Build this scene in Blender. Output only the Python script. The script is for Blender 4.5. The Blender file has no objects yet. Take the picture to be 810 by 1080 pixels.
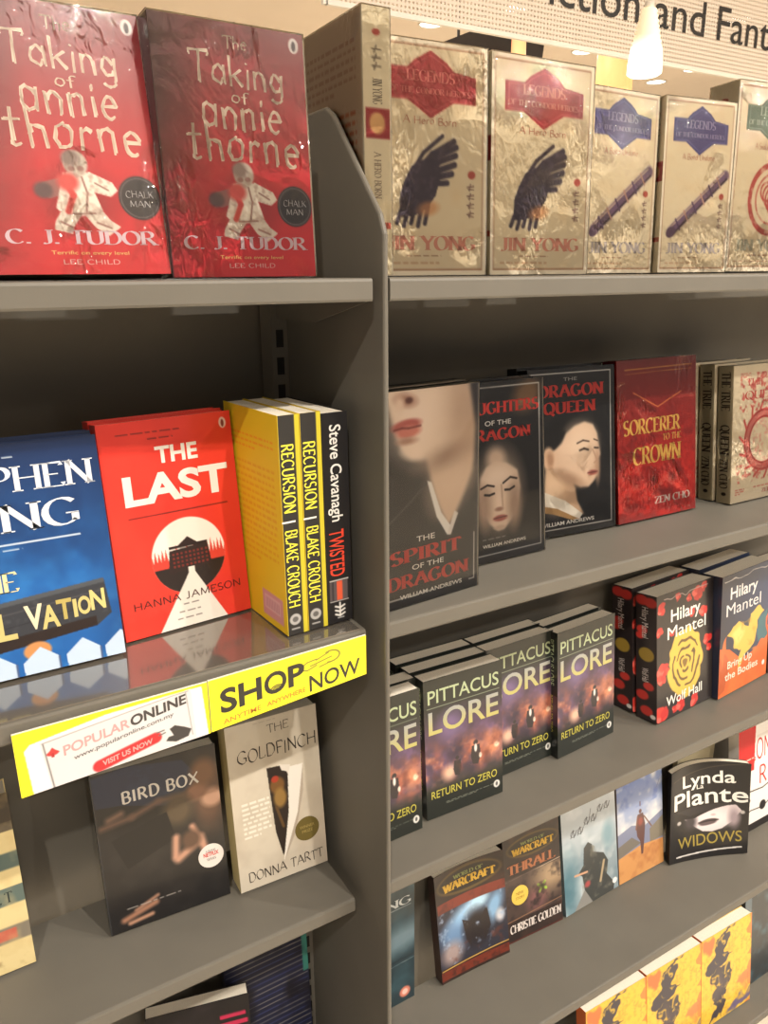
import bpy, math, random
import numpy as np
from mathutils import Matrix, Vector
C = bpy.context.scene.collection
sc = bpy.context.scene
random.seed(5)
RAD = math.radians

# ------------------------------------------------------------------ camera
cam = bpy.data.cameras.new('camera'); cam.sensor_fit = 'HORIZONTAL'; cam.sensor_width = 36.0
cam.lens = 822.04 * 36.0 / 810.0; cam.clip_start = 0.02; cam.clip_end = 60
camo = bpy.data.objects.new('camera', cam); C.objects.link(camo)
yaw, pitch, roll = RAD(30.80965), RAD(17.1324), RAD(0.36678)
fwd = Vector((math.sin(yaw) * math.cos(pitch), math.cos(yaw) * math.cos(pitch), -math.sin(pitch)))
rt = Vector((math.cos(yaw), -math.sin(yaw), 0)); dn = fwd.cross(rt)
rt, dn = rt * math.cos(roll) + dn * math.sin(roll), dn * math.cos(roll) - rt * math.sin(roll)
mw = Matrix.Identity(4)
for i in range(3):
    mw[i][0] = rt[i]; mw[i][1] = -dn[i]; mw[i][2] = -fwd[i]
mw.translation = Vector((-0.3863, -0.64, 0.0053))
camo.matrix_world = mw
sc.camera = camo

# ------------------------------------------------------------------ world, exposure
w = bpy.data.worlds.new('world'); sc.world = w; w.use_nodes = True
w.node_tree.nodes['Background'].inputs[0].default_value = (1.0, 0.94, 0.86, 1)
w.node_tree.nodes['Background'].inputs[1].default_value = 0.45
sc.view_settings.view_transform = 'Standard'; sc.view_settings.look = 'None'
sc.view_settings.gamma = 1.0; sc.view_settings.use_curve_mapping = False
sc.view_settings.exposure = -0.58
CEIL = 1.9; FLOOR = -1.62
LAMP = (1.0, 0.93, 0.83)
# (x, y, watts) of unseen aisle downlights; those far down it are added for wrap glints
AISLE = [(-1.2, -1.9, 100), (0.45, -1.8, 95), (1.8, -1.75, 95), (3.1, -1.7, 80), (-0.5, -3.4, 75), (2.0, -3.3, 70), (4.4, -3.1, 110), (5.4, -3.9, 110), (6.4, -3.2, 110), (4.6, -4.6, 110), (7.0, -5.2, 110)]
HALL = [(3.604, 5.26), (5.26, 5.26), (6.7, 5.204), (6.793, 5.753), (5.657, 3.953), (3.937, 4.612), (7.945, 6.443), (1.572, 5.358), (0.658, 2.313)]

# ------------------------------------------------------------------ helpers
def lin(c):
    r = []
    for v in c:
        v = v / 255.0
        r.append(v / 12.92 if v <= 0.04045 else ((v + 0.055) / 1.055) ** 2.4)
    return tuple(r)
def mat(name, rgb, rough=0.5, spec=0.5, metal=0.0, bump=0.0, bscale=200, var=0.0, coat=0.0, attr=False, vscale=40):
    m = bpy.data.materials.new(name); m.use_nodes = True
    nt = m.node_tree; b = nt.nodes['Principled BSDF']
    b.inputs['Roughness'].default_value = rough; b.inputs['Metallic'].default_value = metal
    b.inputs['Specular IOR Level'].default_value = spec; b.inputs['Coat Weight'].default_value = coat
    b.inputs['Coat Roughness'].default_value = 0.12
    tc = nt.nodes.new('ShaderNodeTexCoord')
    if attr:
        a = nt.nodes.new('ShaderNodeAttribute'); a.attribute_name = 'Col'; src = a.outputs['Color']
    else:
        a = nt.nodes.new('ShaderNodeRGB'); a.outputs[0].default_value = (*lin(rgb), 1); src = a.outputs[0]
    if var:
        n = nt.nodes.new('ShaderNodeTexNoise'); n.inputs['Scale'].default_value = vscale; n.inputs['Detail'].default_value = 5
        nt.links.new(tc.outputs['Object'], n.inputs['Vector'])
        mp = nt.nodes.new('ShaderNodeMapRange'); mp.inputs[1].default_value = .3; mp.inputs[2].default_value = .7
        mp.inputs[3].default_value = 1 - var; mp.inputs[4].default_value = 1 + var
        nt.links.new(n.outputs[0], mp.inputs[0])
        mx = nt.nodes.new('ShaderNodeVectorMath'); mx.operation = 'SCALE'
        nt.links.new(src, mx.inputs[0]); nt.links.new(mp.outputs[0], mx.inputs['Scale']); src = mx.outputs[0]
    nt.links.new(src, b.inputs['Base Color'])
    if bump:
        n = nt.nodes.new('ShaderNodeTexNoise'); n.inputs['Scale'].default_value = bscale; n.inputs['Detail'].default_value = 4
        nt.links.new(tc.outputs['Object'], n.inputs['Vector'])
        bp = nt.nodes.new('ShaderNodeBump'); bp.inputs['Strength'].default_value = bump; bp.inputs['Distance'].default_value = 0.002
        nt.links.new(n.outputs[0], bp.inputs['Height']); nt.links.new(bp.outputs[0], b.inputs['Normal'])
    return m
def emis(name, rgb, s):
    m = bpy.data.materials.new(name); m.use_nodes = True
    b = m.node_tree.nodes['Principled BSDF']
    b.inputs['Base Color'].default_value = (*rgb, 1)
    b.inputs['Emission Color'].default_value = (*rgb, 1); b.inputs['Emission Strength'].default_value = s
    return m
def page_mat():
    m = mat('page_edges', (214, 203, 180), 0.85, 0.2)
    nt = m.node_tree; b = nt.nodes['Principled BSDF']
    tc = nt.nodes.new('ShaderNodeTexCoord'); wv = nt.nodes.new('ShaderNodeTexWave'); wv.bands_direction = 'Y'
    wv.inputs['Scale'].default_value = 900; wv.inputs['Distortion'].default_value = 1.0
    nt.links.new(tc.outputs['Object'], wv.inputs['Vector'])
    cr = nt.nodes.new('ShaderNodeValToRGB')
    cr.color_ramp.elements[0].color = (*lin((222, 212, 194)), 1); cr.color_ramp.elements[1].color = (*lin((242, 234, 218)), 1)
    nt.links.new(wv.outputs[0], cr.inputs[0]); nt.links.new(cr.outputs[0], b.inputs['Base Color'])
    return m
def wrap_mat(name='clear_shrink_wrap', bump=0.55, sc_=(120, 120, 60)):
    m = bpy.data.materials.new(name); m.use_nodes = True
    nt = m.node_tree; nt.nodes.remove(nt.nodes['Principled BSDF']); out = nt.nodes['Material Output']
    tr = nt.nodes.new('ShaderNodeBsdfTransparent'); gl = nt.nodes.new('ShaderNodeBsdfGlossy'); gl.inputs['Roughness'].default_value = 0.03
    mx = nt.nodes.new('ShaderNodeMixShader'); fr = nt.nodes.new('ShaderNodeFresnel'); fr.inputs[0].default_value = 1.5
    tc = nt.nodes.new('ShaderNodeTexCoord'); mp = nt.nodes.new('ShaderNodeMapping'); mp.inputs['Scale'].default_value = sc_
    mp.inputs['Rotation'].default_value = (0, 0.7, 0)
    n = nt.nodes.new('ShaderNodeTexNoise'); n.inputs['Scale'].default_value = 1; n.inputs['Detail'].default_value = 2.2; n.inputs['Distortion'].default_value = .6
    bp = nt.nodes.new('ShaderNodeBump'); bp.inputs['Strength'].default_value = bump; bp.inputs['Distance'].default_value = 0.006
    L = nt.links.new
    n2 = nt.nodes.new('ShaderNodeTexNoise'); n2.inputs['Scale'].default_value = 14; n2.inputs['Detail'].default_value = 1
    mr = nt.nodes.new('ShaderNodeMapRange'); mr.inputs[1].default_value = .5; mr.inputs[2].default_value = .68; mr.inputs[3].default_value = .10; mr.inputs[4].default_value = 1
    oi = nt.nodes.new('ShaderNodeObjectInfo'); av = nt.nodes.new('ShaderNodeVectorMath'); av.operation = 'ADD'
    L(tc.outputs['Object'], av.inputs[0]); L(oi.outputs['Location'], av.inputs[1]); L(av.outputs[0], n2.inputs['Vector']); L(n2.outputs[0], mr.inputs[0])
    mu = nt.nodes.new('ShaderNodeMath'); mu.operation = 'MULTIPLY'
    L(av.outputs[0], mp.inputs[0]); L(mp.outputs[0], n.inputs['Vector']); L(n.outputs[0], mu.inputs[0]); L(mr.outputs[0], mu.inputs[1]); L(mu.outputs[0], bp.inputs['Height'])
    L(bp.outputs[0], gl.inputs['Normal']); L(bp.outputs[0], fr.inputs['Normal'])
    L(fr.outputs[0], mx.inputs[0]); L(tr.outputs[0], mx.inputs[1]); L(gl.outputs[0], mx.inputs[2]); L(mx.outputs[0], out.inputs[0])
    return m
M_MATTE = mat('printed_card_matte', (0, 0, 0), 0.55, 0.35, attr=True, bump=0.02, bscale=250)
M_GLOSS = mat('printed_card_gloss', (0, 0, 0), 0.32, 0.5, attr=True, coat=0.25, bump=0.04, bscale=60)
M_PAGE = page_mat()
M_WRAP = wrap_mat(bump=.6)
M_SMOOTH = wrap_mat('smooth_shrink_wrap', .15, (60, 60, 26))
M_CRINKLE = wrap_mat('crinkled_shrink_wrap', 0.75, (150, 150, 70))
M_GLARE = wrap_mat('tightly_crinkled_shrink_wrap', 1.7, (130, 130, 60))
M_SHELF = mat('grey_powder_coated_steel', (100, 96, 88), 0.5, 0.4, bump=0.03, bscale=500, var=0.05, vscale=12)
M_LINER = mat('clear_plastic_liner', (112, 106, 98), 0.10, 0.9, metal=.45, coat=1.0, bump=0.05, bscale=22)
M_DARK = mat('dark_slot', (12, 11, 10), 0.8)

def mesh_obj(name, V, F, m, parent=None, cols=None, smooth=False):
    me = bpy.data.meshes.new(name); me.from_pydata([tuple(v) for v in V], [], [tuple(f) for f in F])
    for mm in (m if isinstance(m, (list, tuple)) else [m]): me.materials.append(mm)
    if cols is not None:
        a = me.color_attributes.new('Col', 'FLOAT_COLOR', 'POINT')
        c4 = np.ones((len(V), 4), np.float32); c4[:, :3] = np.asarray(cols, np.float32)
        a.data.foreach_set('color', c4.ravel())
    if smooth: me.polygons.foreach_set('use_smooth', [True] * len(me.polygons))
    o = bpy.data.objects.new(name, me); C.objects.link(o)
    if parent: o.parent = parent
    return o
def tag(o, label=None, cat=None, group=None, kind=None):
    if label: o['label'] = label
    if cat: o['category'] = cat
    if group: o['group'] = group
    if kind: o['kind'] = kind
    return o
def empty(name, loc, label=None, cat=None, group=None, rot=None):
    o = bpy.data.objects.new(name, None); C.objects.link(o); o.empty_display_size = 0.02
    o.location = loc
    if rot: o.rotation_euler = rot
    return tag(o, label, cat, group)
def bevel(o, wd=0.0015, seg=2):
    b = o.modifiers.new('bevel', 'BEVEL'); b.width = wd; b.segments = seg; b.limit_method = 'ANGLE'; return o
class MB:
    def __init__(s): s.V = []; s.F = []; s.K = []
    def add(s, V, F, col=(0, 0, 0)):
        o = len(s.V); s.V += [tuple(v) for v in V]; s.F += [tuple(i + o for i in f) for f in F]; s.K += [col] * len(V)
    def box(s, x0, x1, y0, y1, z0, z1, col=(0, 0, 0)):
        s.add([(x, y, z) for x in (x0, x1) for y in (y0, y1) for z in (z0, z1)],
              [(0, 1, 3, 2), (4, 6, 7, 5), (0, 4, 5, 1), (2, 3, 7, 6), (0, 2, 6, 4), (1, 5, 7, 3)], col)
    def prism(s, pts, a0, a1, axis, col=(0, 0, 0)):
        n = len(pts)
        def mk(p, a): return {'x': (a, p[0], p[1]), 'y': (p[0], a, p[1]), 'z': (p[0], p[1], a)}[axis]
        s.add([mk(p, a0) for p in pts] + [mk(p, a1) for p in pts],
              [tuple(range(n - 1, -1, -1)), tuple(range(n, 2 * n))] + [(i, (i + 1) % n, n + (i + 1) % n, n + i) for i in range(n)], col)
    def lathe(s, prof, cx, cy, n=24, col=(0, 0, 0)):
        V = [(cx + r * math.cos(2 * math.pi * k / n), cy + r * math.sin(2 * math.pi * k / n), z) for r, z in prof for k in range(n)]
        F = [(i * n + k, i * n + (k + 1) % n, (i + 1) * n + (k + 1) % n, (i + 1) * n + k) for i in range(len(prof) - 1) for k in range(n)]
        s.add(V, F, col)
    def build(s, name, m, parent=None, cols=False, smooth=False):
        return mesh_obj(name, s.V, s.F, m, parent, s.K if cols else None, smooth)

# ------------------------------------------------------------------ lettering
_tc = {}
def sans_glyphs(s, bold=0.0):
    key = (s, bold)
    if key in _tc: return _tc[key]
    def raw(t):
        cu = bpy.data.curves.new('t', 'FONT'); cu.body = t; cu.size = 1; cu.offset = bold; cu.resolution_u = 4
        o = bpy.data.objects.new('t', cu); C.objects.link(o)
        dg = bpy.context.evaluated_depsgraph_get(); dg.update(); me = bpy.data.meshes.new_from_object(o.evaluated_get(dg))
        V = np.array([v.co[:2] for v in me.vertices]).reshape(-1, 2); F = [tuple(p.vertices) for p in me.polygons]
        bpy.data.objects.remove(o); bpy.data.curves.remove(cu); bpy.data.meshes.remove(me)
        return V, F
    V, F = raw(s)
    if not hasattr(sans_glyphs, 'cap'):
        sans_glyphs.cap = 1; H, _ = raw('H'); sans_glyphs.cap = float(H[:, 1].max())
    V = V / sans_glyphs.cap
    _tc[key] = (V, F); return V, F
def arc(cx, cy, rx, ry, a0, a1, n=9):
    return [(cx + rx * math.cos(RAD(a0 + (a1 - a0) * i / (n - 1))), cy + ry * math.sin(RAD(a0 + (a1 - a0) * i / (n - 1)))) for i in range(n)]
G = {  # skeletons on a unit cap height: width, strokes
 'A': (.78, [[(0, 0), (.39, 1)], [(.39, 1), (.78, 0)], [(.17, .36), (.62, .36)]]),
 'B': (.62, [[(.08, 0), (.08, 1)], [(.08, 1)] + arc(.32, .76, .22, .24, 90, -90) + [(.08, .52)], [(.08, .52)] + arc(.34, .26, .26, .26, 90, -90) + [(.08, 0)]]),
 'C': (.72, [arc(.4, .5, .37, .5, 45, 315, 15)]),
 'D': (.74, [[(.08, 0), (.08, 1)], [(.08, 1)] + arc(.3, .5, .4, .5, 90, -90, 13) + [(.08, 0)]]),
 'E': (.58, [[(.08, 0), (.08, 1)], [(.08, .98), (.54, .98), (.54, .86)], [(.08, .52), (.44, .52)], [(.08, .02), (.56, .02), (.56, .16)]]),
 'F': (.55, [[(.08, 0), (.08, 1)], [(.08, .98), (.54, .98), (.54, .84)], [(.08, .5), (.42, .5)]]),
 'G': (.76, [arc(.4, .5, .37, .5, 45, 320, 15), [(.68, .42), (.68, .12)], [(.48, .42), (.76, .42)]]),
 'H': (.78, [[(.08, 0), (.08, 1)], [(.7, 0), (.7, 1)], [(.08, .52), (.7, .52)]]),
 'I': (.22, [[(.11, 0), (.11, 1)]]),
 'J': (.42, [[(.3, 1), (.3, .2)] + arc(.12, .2, .18, .2, 0, -130, 6)]),
 'K': (.7, [[(.08, 0), (.08, 1)], [(.64, 1), (.1, .45)], [(.26, .58), (.68, 0)]]),
 'L': (.55, [[(.08, 0), (.08, 1)], [(.08, .02), (.53, .02), (.53, .18)]]),
 'M': (.92, [[(.08, 0), (.12, 1)], [(.12, 1), (.46, .1)], [(.46, .1), (.8, 1)], [(.8, 1), (.84, 0)]]),
 'N': (.78, [[(.08, 0), (.08, 1)], [(.08, 1), (.7, 0)], [(.7, 0), (.7, 1)]]),
 'O': (.8, [arc(.4, .5, .37, .5, 90, 450, 21)]),
 'P': (.6, [[(.08, 0), (.08, 1)], [(.08, 1)] + arc(.3, .74, .26, .26, 90, -90) + [(.08, .48)]]),
 'Q': (.8, [arc(.4, .5, .37, .5, 90, 450, 21), [(.42, .2), (.78, -.14)]]),
 'R': (.68, [[(.08, 0), (.08, 1)], [(.08, 1)] + arc(.3, .75, .25, .25, 90, -90) + [(.08, .5)], [(.3, .5), (.66, 0)]]),
 'S': (.56, [arc(.28, .75, .22, .25, 40, 260, 9) + arc(.28, .25, .24, .25, 80, -150, 10)]),
 'T': (.66, [[(.33, 0), (.33, 1)], [(.02, .84), (.02, .98), (.64, .98), (.64, .84)]]),
 'U': (.74, [[(.08, 1), (.08, .3)] + arc(.37, .3, .29, .3, 180, 360, 9) + [(.66, 1)]]),
 'V': (.74, [[(0, 1), (.37, 0)], [(.37, 0), (.74, 1)]]),
 'W': (1.04, [[(0, 1), (.28, 0)], [(.28, 0), (.52, .95)], [(.52, .95), (.76, 0)], [(.76, 0), (1.04, 1)]]),
 'X': (.7, [[(0, 1), (.7, 0)], [(.7, 1), (0, 0)]]),
 'Y': (.7, [[(0, 1), (.35, .48)], [(.7, 1), (.35, .48)], [(.35, .48), (.35, 0)]]),
 'Z': (.64, [[(.04, .86), (.04, .98), (.6, .98)], [(.6, .98), (.04, .02)], [(.04, .02), (.62, .02), (.62, .16)]]),
 '.': (.2, [[(.07, .0), (.07, .1)]]), '-': (.4, [[(.05, .42), (.35, .42)]]), '|': (.2, [[(.1, -.1), (.1, 1.1)]]),
 'a': (.52, [arc(.24, .3, .2, .3, 20, 340, 12), [(.44, .6), (.44, .0)]]),
 'd': (.54, [arc(.24, .3, .2, .3, 20, 340, 12), [(.46, 1), (.46, .0)]]),
 'e': (.5, [[(.06, .32), (.44, .36)] + arc(.25, .3, .2, .3, 15, 310, 12)]),
 'f': (.36, [arc(.28, .8, .14, .18, 40, 180, 5) + [(.14, 0)], [(0, .58), (.32, .6)]]),
 'g': (.54, [arc(.24, .32, .2, .27, 20, 340, 12), [(.45, .6), (.45, -.1)] + arc(.25, -.14, .2, .2, 0, -150, 6)]),
 'h': (.5, [[(.06, 1), (.06, 0)], [(.06, .34)] + arc(.24, .38, .17, .2, 160, 10, 6) + [(.42, 0)]]),
 'i': (.2, [[(.1, .58), (.1, 0)], [(.08, .8), (.12, .88)]]),
 'k': (.48, [[(.06, 1), (.06, 0)], [(.42, .58), (.08, .26)], [(.2, .36), (.46, 0)]]),
 'n': (.52, [[(.06, .6), (.06, 0)], [(.06, .36)] + arc(.25, .38, .18, .22, 160, 10, 6) + [(.44, 0)]]),
 'o': (.5, [arc(.25, .3, .21, .3, 80, 440, 14)]),
 'r': (.38, [[(.08, .6), (.08, 0)], [(.08, .34)] + arc(.25, .38, .16, .2, 150, 50, 4)]),
 't': (.4, [[(.16, .95), (.14, .12)] + arc(.25, .12, .11, .12, 180, 300, 4), [(0, .62), (.34, .66)]]),
 'l': (.2, [[(.1, 1), (.1, 0)]]), 's': (.4, [arc(.2, .45, .15, .15, 40, 260, 6) + arc(.2, .15, .17, .15, 80, -150, 7)]),
 'u': (.5, [[(.06, .6), (.06, .2)] + arc(.23, .2, .17, .2, 180, 360, 6) + [(.42, .6)], [(.42, .6), (.44, 0)]]),
 'w': (.7, [[(0, .6), (.18, 0), (.34, .55), (.5, 0), (.68, .6)]]), 'y': (.5, [[(.04, .6), (.24, .05)], [(.46, .6), (.16, -.3)]]),
 'c': (.46, [arc(.25, .3, .2, .3, 45, 315, 10)]),
}
def stroke_glyphs(s, thick=.15, thin=.045, serif=True, wob=0.0, nib=15, gap=.1, double=False):
    V = []; F = []; x = 0; rng = random.Random(s)
    def strip(p, wf):
        n = len(p); o = len(V)
        for i in range(n):
            a = p[max(0, i - 1)]; b = p[min(n - 1, i + 1)]
            dx, dy = b[0] - a[0], b[1] - a[1]; L = math.hypot(dx, dy) or 1
            hw = wf(math.atan2(dy, dx)) / 2
            V.append((p[i][0] - dy / L * hw, p[i][1] + dx / L * hw)); V.append((p[i][0] + dy / L * hw, p[i][1] - dx / L * hw))
        for i in range(n - 1): F.append((o + 2 * i, o + 2 * i + 1, o + 2 * i + 3, o + 2 * i + 2))
    wfn = lambda t: max(thin, thick * abs(math.sin(t - RAD(nib))))
    for ch in s:
        if ch == ' ': x += .42; continue
        wd, st = G.get(ch, G['I'])
        oy = rng.uniform(-wob, wob) * 1.2; 
        for p in st:
            q = [(x + a + rng.uniform(-wob, wob) * .6, b + oy + rng.uniform(-wob, wob) * .6) for a, b in p]
            strip(q, wfn)
            if double:
                strip([(a + rng.uniform(-.03, .05), b + rng.uniform(-.06, .06)) for a, b in q], lambda t: thin)
            if serif:
                for e, nb in ((0, 1), (-1, -2)):
                    a, b = p[e], p[nb]
                    if (a[1] < .02 or a[1] > .985) and abs(a[1] - b[1]) > .55 * math.hypot(a[0] - b[0], a[1] - b[1]) and ch not in 'CGOSQ.':
                        sx = x + a[0]; k = thick * .5 + .075; sy = .02 if a[1] < .5 else .98
                        strip([(sx - k, sy), (sx + k, sy)], lambda t: .045)
        x += wd + gap
    return np.array(V), F
class Txt:
    """one line of lettering; x0..x1 and yb (baseline) as fractions of the panel, h = cap height fraction of panel height"""
    def __init__(s, t, x0, x1, yb, h, col, font='sans', bold=0.0, slope=0.0, col2=None, **kw):
        s.t, s.x0, s.x1, s.yb, s.h, s.col, s.font, s.bold, s.slope, s.kw, s.col2 = t, x0, x1, yb, h, col, font, bold, slope, kw, col2
    def geo(s):
        if s.font == 'sans': return sans_glyphs(s.t, s.bold)
        kw = dict(s.kw)
        if s.font == 'serif': kw.setdefault('thick', .16)
        elif s.font == 'fat': kw = dict(thick=.26, thin=.07, gap=.16, **kw)
        elif s.font == 'scratch': kw = dict(dict(thick=.11, thin=.06, serif=False, wob=.05, nib=40, double=True), **kw)
        elif s.font == 'hand': kw = dict(dict(thick=.1, thin=.035, serif=False, wob=.05, nib=40), **kw)
        elif s.font == 'line': kw = dict(dict(thick=.11, thin=.1, serif=False, gap=.14), **kw)
        return stroke_glyphs(s.t, **kw)

# ------------------------------------------------------------------ cover painting (flat printed artwork, worked out per vertex)
class Art:
    def __init__(s, w, h, bg, res=0.0011, ss=2):
        s.nx, s.ny = max(2, int(w / res)), max(2, int(h / res)); s.ss = ss; s.asp = w / h
        nx, ny = s.nx * ss, s.ny * ss
        s.X, s.Y = np.meshgrid((np.arange(nx) + .5) / nx, (np.arange(ny) + .5) / ny)
        s.A = np.zeros((ny, nx, 3)) + np.array(bg, float)
        s.rng = np.random.RandomState(7)
    def mix(s, m, col):
        s.A += (np.array(col, float) - s.A) * np.clip(m, 0, 1)[..., None]
    def grad(s, c0, c1, axis='y', a=0, b=1, alpha=1):
        t = np.clip(((s.Y if axis == 'y' else s.X) - a) / (b - a), 0, 1)[..., None]
        s.A += ((np.array(c0, float) * (1 - t) + np.array(c1, float) * t) - s.A) * alpha
    def ell(s, cx, cy, rx, ry, col, soft=.05, rot=0, alpha=1, clip=None):
        c, n = math.cos(RAD(rot)), math.sin(RAD(rot))
        dx = (s.X - cx) * s.asp; dy = s.Y - cy
        u = (dx * c + dy * n) / (rx * s.asp); v = (-dx * n + dy * c) / ry
        m = np.clip((1 - np.sqrt(u * u + v * v)) / max(soft, .02) + .5, 0, 1) * alpha
        if clip is not None: m = m * clip
        s.mix(m, col)
    def ring(s, cx, cy, r, wd, col, alpha=1):
        d = np.hypot((s.X - cx), (s.Y - cy) / s.asp)
        s.mix(np.clip((wd / 2 - abs(d - r)) / .006 + .5, 0, 1) * alpha, col)
    def mask(s, pts):
        m = np.zeros(s.X.shape, bool); n = len(pts)
        for i in range(n):
            (x0, y0), (x1, y1) = pts[i], pts[(i + 1) % n]
            if y0 == y1: continue
            c = ((y0 > s.Y) != (y1 > s.Y)) & (s.X < (x1 - x0) * (s.Y - y0) / (y1 - y0) + x0)
            m ^= c
        return m.astype(float)
    def poly(s, pts, col, alpha=1): s.mix(s.mask(pts) * alpha, col)
    def rect(s, x0, y0, x1, y1, col, alpha=1):
        s.mix(((s.X >= x0) & (s.X <= x1) & (s.Y >= y0) & (s.Y <= y1)) * float(alpha), col)
    def line(s, pts, wd, col, soft=.3, alpha=1):
        for (x0, y0), (x1, y1) in zip(pts[:-1], pts[1:]):
            ax, ay, bx, by = x0, y0 / s.asp, x1, y1 / s.asp
            L2 = (bx - ax) ** 2 + (by - ay) ** 2 + 1e-12
            t = np.clip(((s.X - ax) * (bx - ax) + (s.Y / s.asp - ay) * (by - ay)) / L2, 0, 1)
            d = np.hypot(s.X - ax - t * (bx - ax), s.Y / s.asp - ay - t * (by - ay))
            s.mix(np.clip((wd / 2 - d) / (wd * soft) + .5, 0, 1) * alpha, col)
    def noise(s, n, seed=1):
        X, Y = np.clip(s.X, 0, .9999), np.clip(s.Y, 0, .9999); r = np.random.RandomState(seed); ny = max(2, int(n / s.asp))
        g = r.rand(ny + 2, n + 2)
        fx = X * n; fy = Y * ny; ix = fx.astype(int); iy = fy.astype(int); fx = fx - ix; fy = fy - iy
        fx = fx * fx * (3 - 2 * fx); fy = fy * fy * (3 - 2 * fy)
        return (g[iy, ix] * (1 - fx) + g[iy, ix + 1] * fx) * (1 - fy) + (g[iy + 1, ix] * (1 - fx) + g[iy + 1, ix + 1] * fx) * fy
    def cloud(s, n, col, seed=1, lo=.4, hi=.8, alpha=1, clip=None):
        f = s.noise(n, seed) * .55 + s.noise(n * 2, seed + 9) * .3 + s.noise(n * 4, seed + 5) * .15
        m = np.clip((f - lo) / (hi - lo), 0, 1) * alpha
        if clip is not None: m = m * clip
        s.mix(m, col)
    def para(s, x0, x1, y0, y1, n, col, alpha=.8, seed=3):
        """tiny illegible print as short dashes"""
        r = random.Random(seed); st = (y1 - y0) / n
        for i in range(n):
            x = x0; e = x1 if i < n - 1 else x0 + (x1 - x0) * .6
            while x < e:
                L = min(r.uniform(.03, .09), e - x)
                s.rect(x, y0 + i * st, x + L, y0 + i * st + st * .45, col, alpha); x += L + .018
    def warp(s, n, amp, seed=1):
        dx, dy = s.noise(n, seed) - .5, s.noise(n, seed + 3) - .5
        s.X = s.X + dx * amp; s.Y = s.Y + dy * amp * s.asp
    def blur(s, r, clip=None):
        B = s.A
        for _ in range(2):
            for ax in (0, 1):
                p = np.concatenate([np.repeat(B.take([0], ax), r, ax), B, np.repeat(B.take([-1], ax), r, ax)], ax)
                c = np.cumsum(p, ax); n = B.shape[ax]; z = np.zeros_like(c.take([0], ax)); c = np.concatenate([z, c], ax)
                B = (c.take(range(2 * r + 1, 2 * r + 1 + n), ax) - c.take(range(0, n), ax)) / (2 * r + 1)
        s.A = B if clip is None else s.A + (B - s.A) * clip[..., None]
    def out(s):
        a = s.A.reshape(s.ny, s.ss, s.nx, s.ss, 3).mean((1, 3)) / 255.0
        a = np.clip(a, 0, 1)
        return np.where(a <= .04045, a / 12.92, ((a + .055) / 1.055) ** 2.4)

def panel(mb, O, U, D, N, w, h, art=None, col=(20, 20, 20), txts=(), bend=None, off=0.00015):
    """a printed face: O top-left corner, U right, D down, N outwards"""
    O, U, D, N = map(np.array, (O, U, D, N))
    def at(x, y, k): return O + U * (x * w) + D * (y * h) + N * k
    if art is not None:
        col = art.out(); ny, nx = col.shape[:2]
        xs = np.linspace(0, 1, nx); ys = np.linspace(0, 1, ny)
        P = O[None, None] + U[None, None] * (xs[None, :, None] * w) + D[None, None] * (ys[:, None, None] * h)
        o = len(mb.V); mb.V += [tuple(p) for p in P.reshape(-1, 3)]; mb.K += [tuple(c) for c in col.reshape(-1, 3)]
        for j in range(ny - 1):
            b = o + j * nx
            mb.F += [(b + i, b + i + nx, b + i + nx + 1, b + i + 1) for i in range(nx - 1)]
    else:
        mb.add([at(0, 0, 0), at(0, 1, 0), at(1, 1, 0), at(1, 0, 0)], [(0, 1, 2, 3)], lin(col))
    for q, t in enumerate(txts):
        V, F = t.geo()
        if len(V) == 0: continue
        lo, hi = V[:, 0].min(), V[:, 0].max(); sx = (t.x1 - t.x0) / (hi - lo)
        rotd = t.kw_rot if hasattr(t, 'kw_rot') else False
        pts = []; cs = []
        for vx, vy in V:
            a = (vx - lo) * sx
            if rotd:   # runs down the spine: a along D, letter tops towards U
                px = t.yb + vy * t.h; py = t.x0 + a
            else:
                px = t.x0 + a; py = t.yb - vy * t.h + t.slope * a
            pts.append(at(px, py, off * (1 + q % 3)))
            if t.col2: 
                k = min(max(vy, 0), 1); cs.append(lin(tuple(t.col2[i] * (1 - k) + t.col[i] * k for i in range(3))))
            else: cs.append(lin(t.col))
        o = len(mb.V); mb.V += [tuple(p) for p in pts]; mb.K += cs; mb.F += [tuple(i + o for i in f) for f in F]
def ST(t, y0, y1, xb, h, col, font='sans', bold=0.0, **kw):
    x = Txt(t, y0, y1, xb, h, col, font, bold, **kw); x.kw_rot = True; return x

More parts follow.
